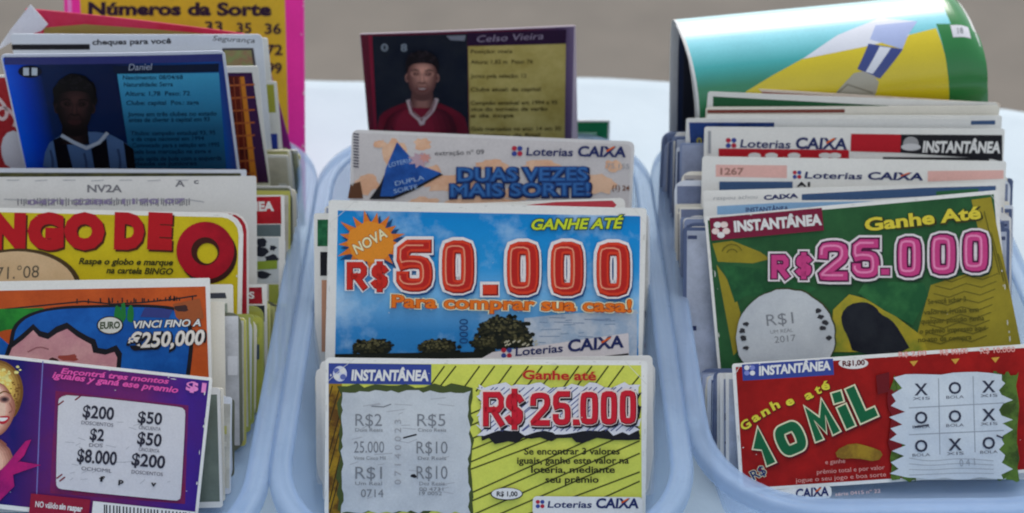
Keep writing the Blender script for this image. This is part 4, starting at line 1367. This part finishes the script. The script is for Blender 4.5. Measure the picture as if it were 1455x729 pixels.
def right_rows():
    mk = lambda label, TL, TR, yb, lean, h=None, r=.1, stock=None, bow=.03: Card('scratch_card', label, 'scratch card', GR, TL, TR, yb, lean, h, r=r, px=13, stock=stock, bow=bow)
    A = 'printed_face'
    BAR = ink((58, 84, 120))
    c = mk('white card with light blue bar, its top just showing over the green flag card', (1000, 286), (1412, 282), 10.4, 34.5)
    c.poly(A, [(1019, 293), (1110, 288), (1410, 283), (1410, 300), (1019, 305)], ink((130, 168, 200)))
    c.text(A, 'INSTANTÂNEA', (1060, 301), (1120, 299), 6, (.02, NAVY))
    c.build()
    c = mk('white card with slanting steel blue bar, second row above the green flag card', (999, 271), (1422, 259), 11.2, 34)
    c.text(A, 'raspou achou', (1014, 284), (1076, 282), 5, (.0, LGREY))
    c.text(A, 'CAIXA', (1086, 284), (1133, 281), 6, (.05, NAVY))
    c.poly(A, [(1139, 276), (1310, 267), (1415, 264), (1415, 274), (1139, 288)], BAR)
    c.poly(A, [(1330, 272), (1390, 268), (1390, 276), (1330, 280)], ink((44, 96, 60)))
    c.build()
    c = mk('white card with two pale pink blocks beside its logo line', (998, 222), (1430, 229), 12.6, 31)
    pk = ink((216, 170, 160))
    c.poly('number_block', [(1017, 234), (1118, 235), (1118, 253), (1017, 251)], pk)
    c.text('number_block', '1267', (1024, 248), (1056, 248), 9, (.03, ink((150, 110, 100))))
    c.poly('pink_block', [(1318, 243), (1426, 242), (1426, 254), (1318, 258)], pk)
    loterias(c, 'logo_strip', 1126, 253, 1310, 256, 1228, 9, 10)
    c.poly(A, [(1022, 258), (1126, 258), (1126, 272), (1022, 272)], BAR)
    c.text(A, 'A1', (1133, 265), (1150, 265), 6, (.05, BLACK))
    c.build()
    c = mk('white card with red and black INSTANTÂNEA banner, below the arched leaflet', (1001, 180), (1428, 183), 14.2, 28)
    loterias(c, 'logo_strip', 1031, 209, 1202, 212, 1126, 11, 15)
    B = 'header_banner'
    c.poly(B, [(1209, 190), (1282, 191), (1280, 217), (1208, 215)], REDINK)
    c.poly(B, [(1280, 191), (1424, 192), (1424, 230), (1410, 226), (1279, 217)], BLACK)
    c.oval(B, 1294, 204, 11, 10, ink((150, 150, 150)))
    c.oval(B, 1294, 209, 14, 5, ink((190, 190, 190)))
    c.text(B, 'INSTANTÂNEA', (1311, 216), (1420, 217), 15, (.04, WHITE), shear=.15)
    c.poly(A, [(1021, 211), (1206, 213), (1206, 240), (1021, 240)], REDINK)
    for x in (1072, 1096, 1128, 1172, 1186):
        c.oval(A, x, 221, 9, 4, WHITE)
    c.poly(A, [(1254, 223), (1405, 224), (1405, 232), (1254, 231)], BLACK)
    c.poly(A, [(1006, 186), (1010, 186), (1010, 218), (1006, 218)], LGREY)
    c.build()
    c = mk('white card with thin blue top line, just behind the red and black banner card', (1004, 163), (1424, 164), 15.2, 25)
    c.poly(A, [(1058, 178), (1290, 173), (1414, 171), (1414, 177), (1290, 178), (1058, 181)], BAR)
    c.build()
    c = mk('cream card with brown top line in the stack under the arched leaflet', (1003, 152), (1420, 150), 15.9, 22, stock=CREAM)
    c.poly(A, [(1005, 156), (1200, 155), (1200, 160), (1005, 161)], ink((120, 60, 50)))
    c.build()
    c = mk('white card with dark green strip along its top, just below the arched leaflet', (1006, 130), (1418, 146), 16.6, 18)
    c.poly(A, [(1013, 137), (1150, 144), (1262, 150), (1262, 154), (1013, 153)], ink((30, 84, 50)))
    c.poly(A, [(1262, 151), (1410, 153), (1410, 158), (1262, 156)], ink((170, 60, 50)))
    c.build()
    c = mk('cream card with reddish top edge, nearest the arched leaflet', (1010, 122), (1422, 147), 17.2, 15, stock=paper((210, 196, 180)))
    c.poly(A, [(1012, 126), (1330, 145), (1330, 148), (1012, 130)], ink((150, 84, 70)))
    c.build()
    c = mk('dark blue card peeking out left of the stack under the arched leaflet', (975, 168), (1380, 168), 15.5, 22)
    c.poly(A, [(979, 174), (1100, 174), (1100, 262), (984, 262)], blot((34, 62, 120), (26, 48, 96), 80))
    c.text(A, '0', (990, 205), (997, 205), 9, (.03, ink((160, 150, 60))))
    c.build()

class Arch(Card):
    """a long leaflet standing up, bowing over backward to a tight fold and hanging down behind"""
    def __init__(s, name, label, cat, group, c0, yaw, roll, W, pts, t=.02, stock=None, skew=0):
        s.name, s.label, s.cat, s.group = name, label, cat, group
        ex = Vector((math.cos(R(yaw)), math.sin(R(yaw)), 0))
        s.bk = Vector((-math.sin(R(yaw)), math.cos(R(yaw)), 0))
        s.ex = Matrix.Rotation(-R(roll), 3, s.bk) @ ex
        s.n = -s.bk
        s.ey = s.n.cross(s.ex)
        s.O = Vector(c0)
        s.W, s.t, s.r = W, t, .1
        s.bow = s.twist = s.roll = 0
        s.skew = skew
        s.stock = stock or paper()
        s.parts, s.mats, s.lay = {}, {}, 1
        # pts: (depth, height) along the sheet; resampled evenly
        pts = [Vector(p) for p in smooth_line(pts, 3)]
        L = [0.0]
        for a, b in zip(pts, pts[1:]): L.append(L[-1] + (b - a).length)
        s.H = L[-1]
        s.step = .11
        s.path, k = [], 0
        for i in range(int(s.H / s.step) + 1):
            v = i * s.step
            while L[k + 1] < v: k += 1
            s.path.append(pts[k].lerp(pts[k + 1], (v - L[k]) / (L[k + 1] - L[k])))

    def prof(s, v):
        i = min(max(int(v / s.step), 0), len(s.path) - 2)
        p = s.path[i].lerp(s.path[i + 1], v / s.step - i)
        a, b = s.path[max(i - 1, 0)], s.path[min(i + 2, len(s.path) - 1)]
        d = (b - a).normalized()
        return p, Vector((-d.y, d.x))

    def warp(s, u, v, w):
        p, n = s.prof(v)
        d, z = p.x + n.x * w, p.y + n.y * w
        k = max(0.0, (u - s.W / 2 + .8) / .8)
        z -= .4 * k * k * min(1, max(0, (p.y - 7.0) / 2))
        return u + s.skew * p.x, z, -d

    def P(s, px, py):
        d = ray(px, py)
        o = CAM - s.O
        oz, od, dz, dd = o.dot(s.ey), o.dot(s.bk), d.dot(s.ey), d.dot(s.bk)
        best = None
        for i in range(len(s.path) - 1):
            a, b = s.path[i], s.path[i + 1]
            ed, ez = b.x - a.x, b.y - a.y
            det = dz * -ed + ez * dd
            if abs(det) < 1e-9: continue
            t = ((a.y - oz) * -ed + ez * (a.x - od)) / det
            k = (dz * (a.x - od) - dd * (a.y - oz)) / det
            if -.001 <= k <= 1.001 and t > 0 and (best is None or t < best[0]):
                best = (t, (i + k) * s.step, a.x + ed * k)
        if best is None:
            return s.P(px, py + 2)         # above the fold: the highest line seen
        t, v, dep = best
        return ((o + d * t).dot(s.ex) - s.skew * dep, v)

    def cuts(s):
        return [((0, i * s.step, 0), (0, 1, 0)) for i in range(1, len(s.path) - 1)
                if (s.path[i + 1] - s.path[i]).angle(s.path[i] - s.path[i - 1]) > 1e-4] + [((s.W / 2 - .8 + .13 * i, 0, 0), (1, 0, 0)) for i in range(6)]

def leaflets():
    c0 = Vector((14.3, 19.3, .62))
    yaw, roll = 5, 3.2
    outer = [(0, 0), (0, 5.2), (0, 6.9), (.45, 8.1), (1.3, 9.0), (2.5, 9.5), (3.0, 9.45), (3.15, 8.7), (3.25, 6), (3.3, 0)]
    def inner(k, dz):
        return [(k + (d - k) * (1 - k / 1.7) if d > 1 else d + k, z - dz if z > 5 else z) for d, z in outer]
    G = 'leaflets arched over the right tub'
    for k, dz, W, st, lab in ((.75, .6, 11.05, paper((30, 32, 44)), 'near-black inner sheet folded inside the green and yellow arched leaflet'),  # near-black and navy sheets: the arch's shadowed hollow put into their colour
                              (.4, .3, 11.2, paper((34, 44, 72)), 'dark blue middle sheet folded under the green and yellow arched leaflet'),
                              (.16, .1, 11.45, paper((206, 206, 204)), 'white sheet folded directly under the green and yellow arched leaflet')):
        Arch('leaflet', lab, 'leaflet', G, c0, yaw, roll, W, inner(k, dz), stock=st, skew=-.16).build()
    c = Arch('leaflet', 'glossy green and yellow football leaflet arched over the back of the right tub', 'leaflet', G, c0, yaw, roll, 11.4, outer,
             stock=paper((206, 208, 206), .4), skew=-.16)
    A = 'printed_face'
    W = c.W / 2
    vt = c.P(1200, 20)[1]
    v0, v1 = 4.5, vt + 1.2
    teal = grade([(0, (18, 112, 66)), (.3, (24, 124, 84)), (.55, (60, 164, 164)), (.8, (130, 204, 216)), (1, (190, 216, 222))], 1, 6.9, 9.6, .3)  # teal print, paled towards the fold to paint in part of its glare
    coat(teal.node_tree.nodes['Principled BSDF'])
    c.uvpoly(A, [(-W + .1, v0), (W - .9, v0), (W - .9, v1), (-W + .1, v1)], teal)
    c.uvpoly(A, [(W - 1.0, v0), (W - .12, v0), (W - .12, v1), (W - 1.0, v1)], film((16, 112, 46)))
    yl = film((204, 184, 12))
    c.poly(A, [(1030, 190), (1060, 130), (1096, 108), (1150, 78), (1200, 62), (1290, 50), (1330, 40), (1345, 90), (1348, 190)], yl)
    c.poly(A, [(1330, 34), (1392, 34), (1403, 120), (1404, 190), (1347, 190), (1346, 100), (1340, 66)], film((16, 112, 46)))
    wh = film((206, 210, 222))
    c.poly(A, [(1140, 84), (1190, 50), (1250, 26), (1300, 30), (1290, 52), (1230, 66)], wh)
    L = 'football_picture'
    lav, blu = film((158, 172, 210)), film((40, 58, 124))
    c.poly(L, [(1236, 56), (1244, 36), (1304, 30), (1290, 50), (1282, 70)], lav)
    c.poly(L, [(1234, 62), (1283, 70), (1250, 112), (1218, 98)], blu)
    c.poly(L, [(1250, 66), (1266, 68), (1240, 105), (1230, 102)], wh)
    c.poly(L, smooth_line([(1219, 98), (1250, 111), (1244, 134), (1236, 150), (1190, 148), (1186, 134), (1196, 122)], 1, True), film((160, 156, 140)))
    c.line(L, [(1190, 132), (1204, 120), (1222, 126), (1240, 132)], 2.4, film((120, 116, 100)))
    c.poly(L, [(1350, 36), (1376, 35), (1380, 52), (1354, 53)], film((206, 206, 212)))
    c.text(L, '18', (1361, 48), (1369, 47), 8, (.02, GREY))
    c.build()

# ================================================================== the cards packed between the printed ones
def packed(tubx, rows, n, label, group, seed, left, right, tints):
    """rows: (yb, lean, top px, left px, right px) of the printed cards, front to back; fillers stay below the row in front"""
    stocks = [(206, 206, 202), (214, 210, 196), (200, 206, 214)] + {-13: [(176, 174, 84), (188, 186, 120), (150, 156, 78), (200, 196, 168), (96, 100, 84), (186, 182, 96)],
              13: [(116, 130, 160), (86, 100, 132), (150, 162, 188), (128, 142, 172), (70, 84, 116)], 0: []}[tubx]  # right tub's slate blues put the shade on its left edges into the stock
    q = random.Random(seed)
    for i in range(n):
        t = (i + .5) / n * (len(rows) - 1)
        k = min(int(t), len(rows) - 2)
        f = t - k
        a, b = rows[k], rows[k + 1]
        g = lambda j: a[j] + (b[j] - a[j]) * f
        top = a[2] + q.uniform(3, 18)
        tl, tr = top + q.uniform(-5, 5), top + q.uniform(-5, 5)
        c = Card('scratch_card', label, 'scratch card', group, (g(3) + q.uniform(*left), tl), (g(4) + q.uniform(*right), tr), g(0), g(1) + q.uniform(-.4, .4),
                 r=q.choice((.05, .1, .15, .4)), t=q.choice((.03, .045, .07)), px=tubx, stock=paper(q.choice(stocks)), bow=q.uniform(-.04, .05))
        tint = q.choice(tints)
        A = 'printed_face'
        c.field(A, blot(tint, tuple(int(x * .8) for x in tint), 50, .35, .65), q.uniform(.04, .14), q.uniform(.04, .14), q.uniform(.06, .25), .2)
        yv = c.H - .3
        while yv > .8:
            hgt = q.uniform(.15, .7)
            if q.random() < (.2 if tubx > 0 else .45):
                m = ink(q.choice(([] if tubx > 0 else tints) + [(36, 46, 84), (60, 70, 100), (130, 40, 50)][:2 if tubx > 0 else 3]))
                if tubx > 0: hgt *= .35
                for sx in (-1, 1):
                    c.uvpoly(A, [(sx * (c.W / 2 - .16), yv - hgt), (sx * (c.W / 2 - .5), yv - hgt), (sx * (c.W / 2 - .5), yv), (sx * (c.W / 2 - .16), yv)], m)
            yv -= hgt + q.uniform(.1, .8)
        c.build()

LEFT_T = [(170, 172, 76), (190, 190, 150), (150, 158, 70), (196, 198, 200), (206, 206, 196), (178, 178, 110), (200, 196, 180), (110, 122, 112), (60, 76, 90)]
MID_T = [(200, 202, 206), (196, 190, 182), (150, 160, 180), (206, 206, 200)]
RIGHT_T = [(150, 160, 184), (176, 184, 200), (120, 132, 160), (196, 198, 206), (90, 104, 136), (186, 180, 176)]  # blue-greys that carry the shaded side of the right stack in the print

card_yellow_25(); card_blue_50(); card_twice(); card_red_shirt(); card_green_back(); middle_small()
card_purple(); card_euro(); card_bingo(); card_grey_number(); card_blue_player(); left_small()
card_red_10(); card_flag_25(); right_rows(); leaflets()

packed(0, [(9.8, 34, 290, 462, 922), (13.2, 31, 290, 480, 908)], 6, 'plain card edge between the blue sky card and the DUAS VEZES card', GM, 4, (-4, 6), (-4, 6), MID_T)
packed(0, [(6.4, 34, 512, 450, 930), (7.9, 34, 512, 456, 926)], 3, 'pale card edge low behind the yellow-green striped card', GM, 14, (-6, 4), (-4, 8), MID_T)
packed(-13, [(3.9, 35, 548, -60, 312), (6.0, 34.5, 540, -60, 336)], 5, 'pale card packed behind the purple card', GL, 8, (-30, 30), (-3, 6), LEFT_T)
packed(-13, [(6.9, 34.5, 440, -60, 340), (9.2, 34.5, 430, -60, 372)], 8, 'pale card edge showing low between the cartoon card and the yellow bingo card', GL, 18, (-30, 30), (-3, 5), LEFT_T)
packed(-13, [(9.7, 34, 420, -40, 376), (11.9, 33.5, 380, -40, 405)], 10, 'pale card edge showing just right of the yellow bingo card', GL, 6, (-30, 30), (-3, 5), LEFT_T)
packed(-13, [(12.8, 33, 262, -20, 412), (17.0, 6, 250, 20, 420)], 10, 'yellow-green or pale card edge packed along the right side of left tub', GL, 7, (-30, 30), (-5, 4), LEFT_T)
packed(-13, [(18.9, 3, 205, 30, 408), (21.2, 4, 185, 40, 426)], 9, 'card edge packed at the back right of the left tub, below the number sheet', GL, 17, (-10, 30), (-4, 3), LEFT_T)
packed(13, [(5.3, 35, 522, 1030, 1462), (9.0, 35, 490, 982, 1448)], 14, 'pale card edge packed between the red card and the green flag card', GR, 9, (-4, 4), (-4, 12), RIGHT_T)
packed(13, [(9.5, 34.7, 312, 974, 1426), (10.5, 34.5, 300, 971, 1428), (11.4, 33.8, 282, 968, 1430), (12.8, 30.6, 238, 963, 1432), (14.0, 28.5, 230, 964, 1434)], 20, 'bluish card edge in the middle of the packed right stack', GR, 10, (-5, 6), (-6, 12), RIGHT_T)
packed(13, [(14.4, 27.5, 196, 966, 1424), (15.1, 25.4, 190, 962, 1424)], 4, 'bluish card edge just behind the red and black banner card', GR, 21, (-4, 6), (-6, 6), RIGHT_T)
packed(13, [(15.7, 20, 185, 960, 1424), (18.6, 12, 180, 944, 1420)], 15, 'bluish card edge at the back of the right stack, under the arched leaflet', GR, 11, (-4, 6), (-6, 6), RIGHT_T)
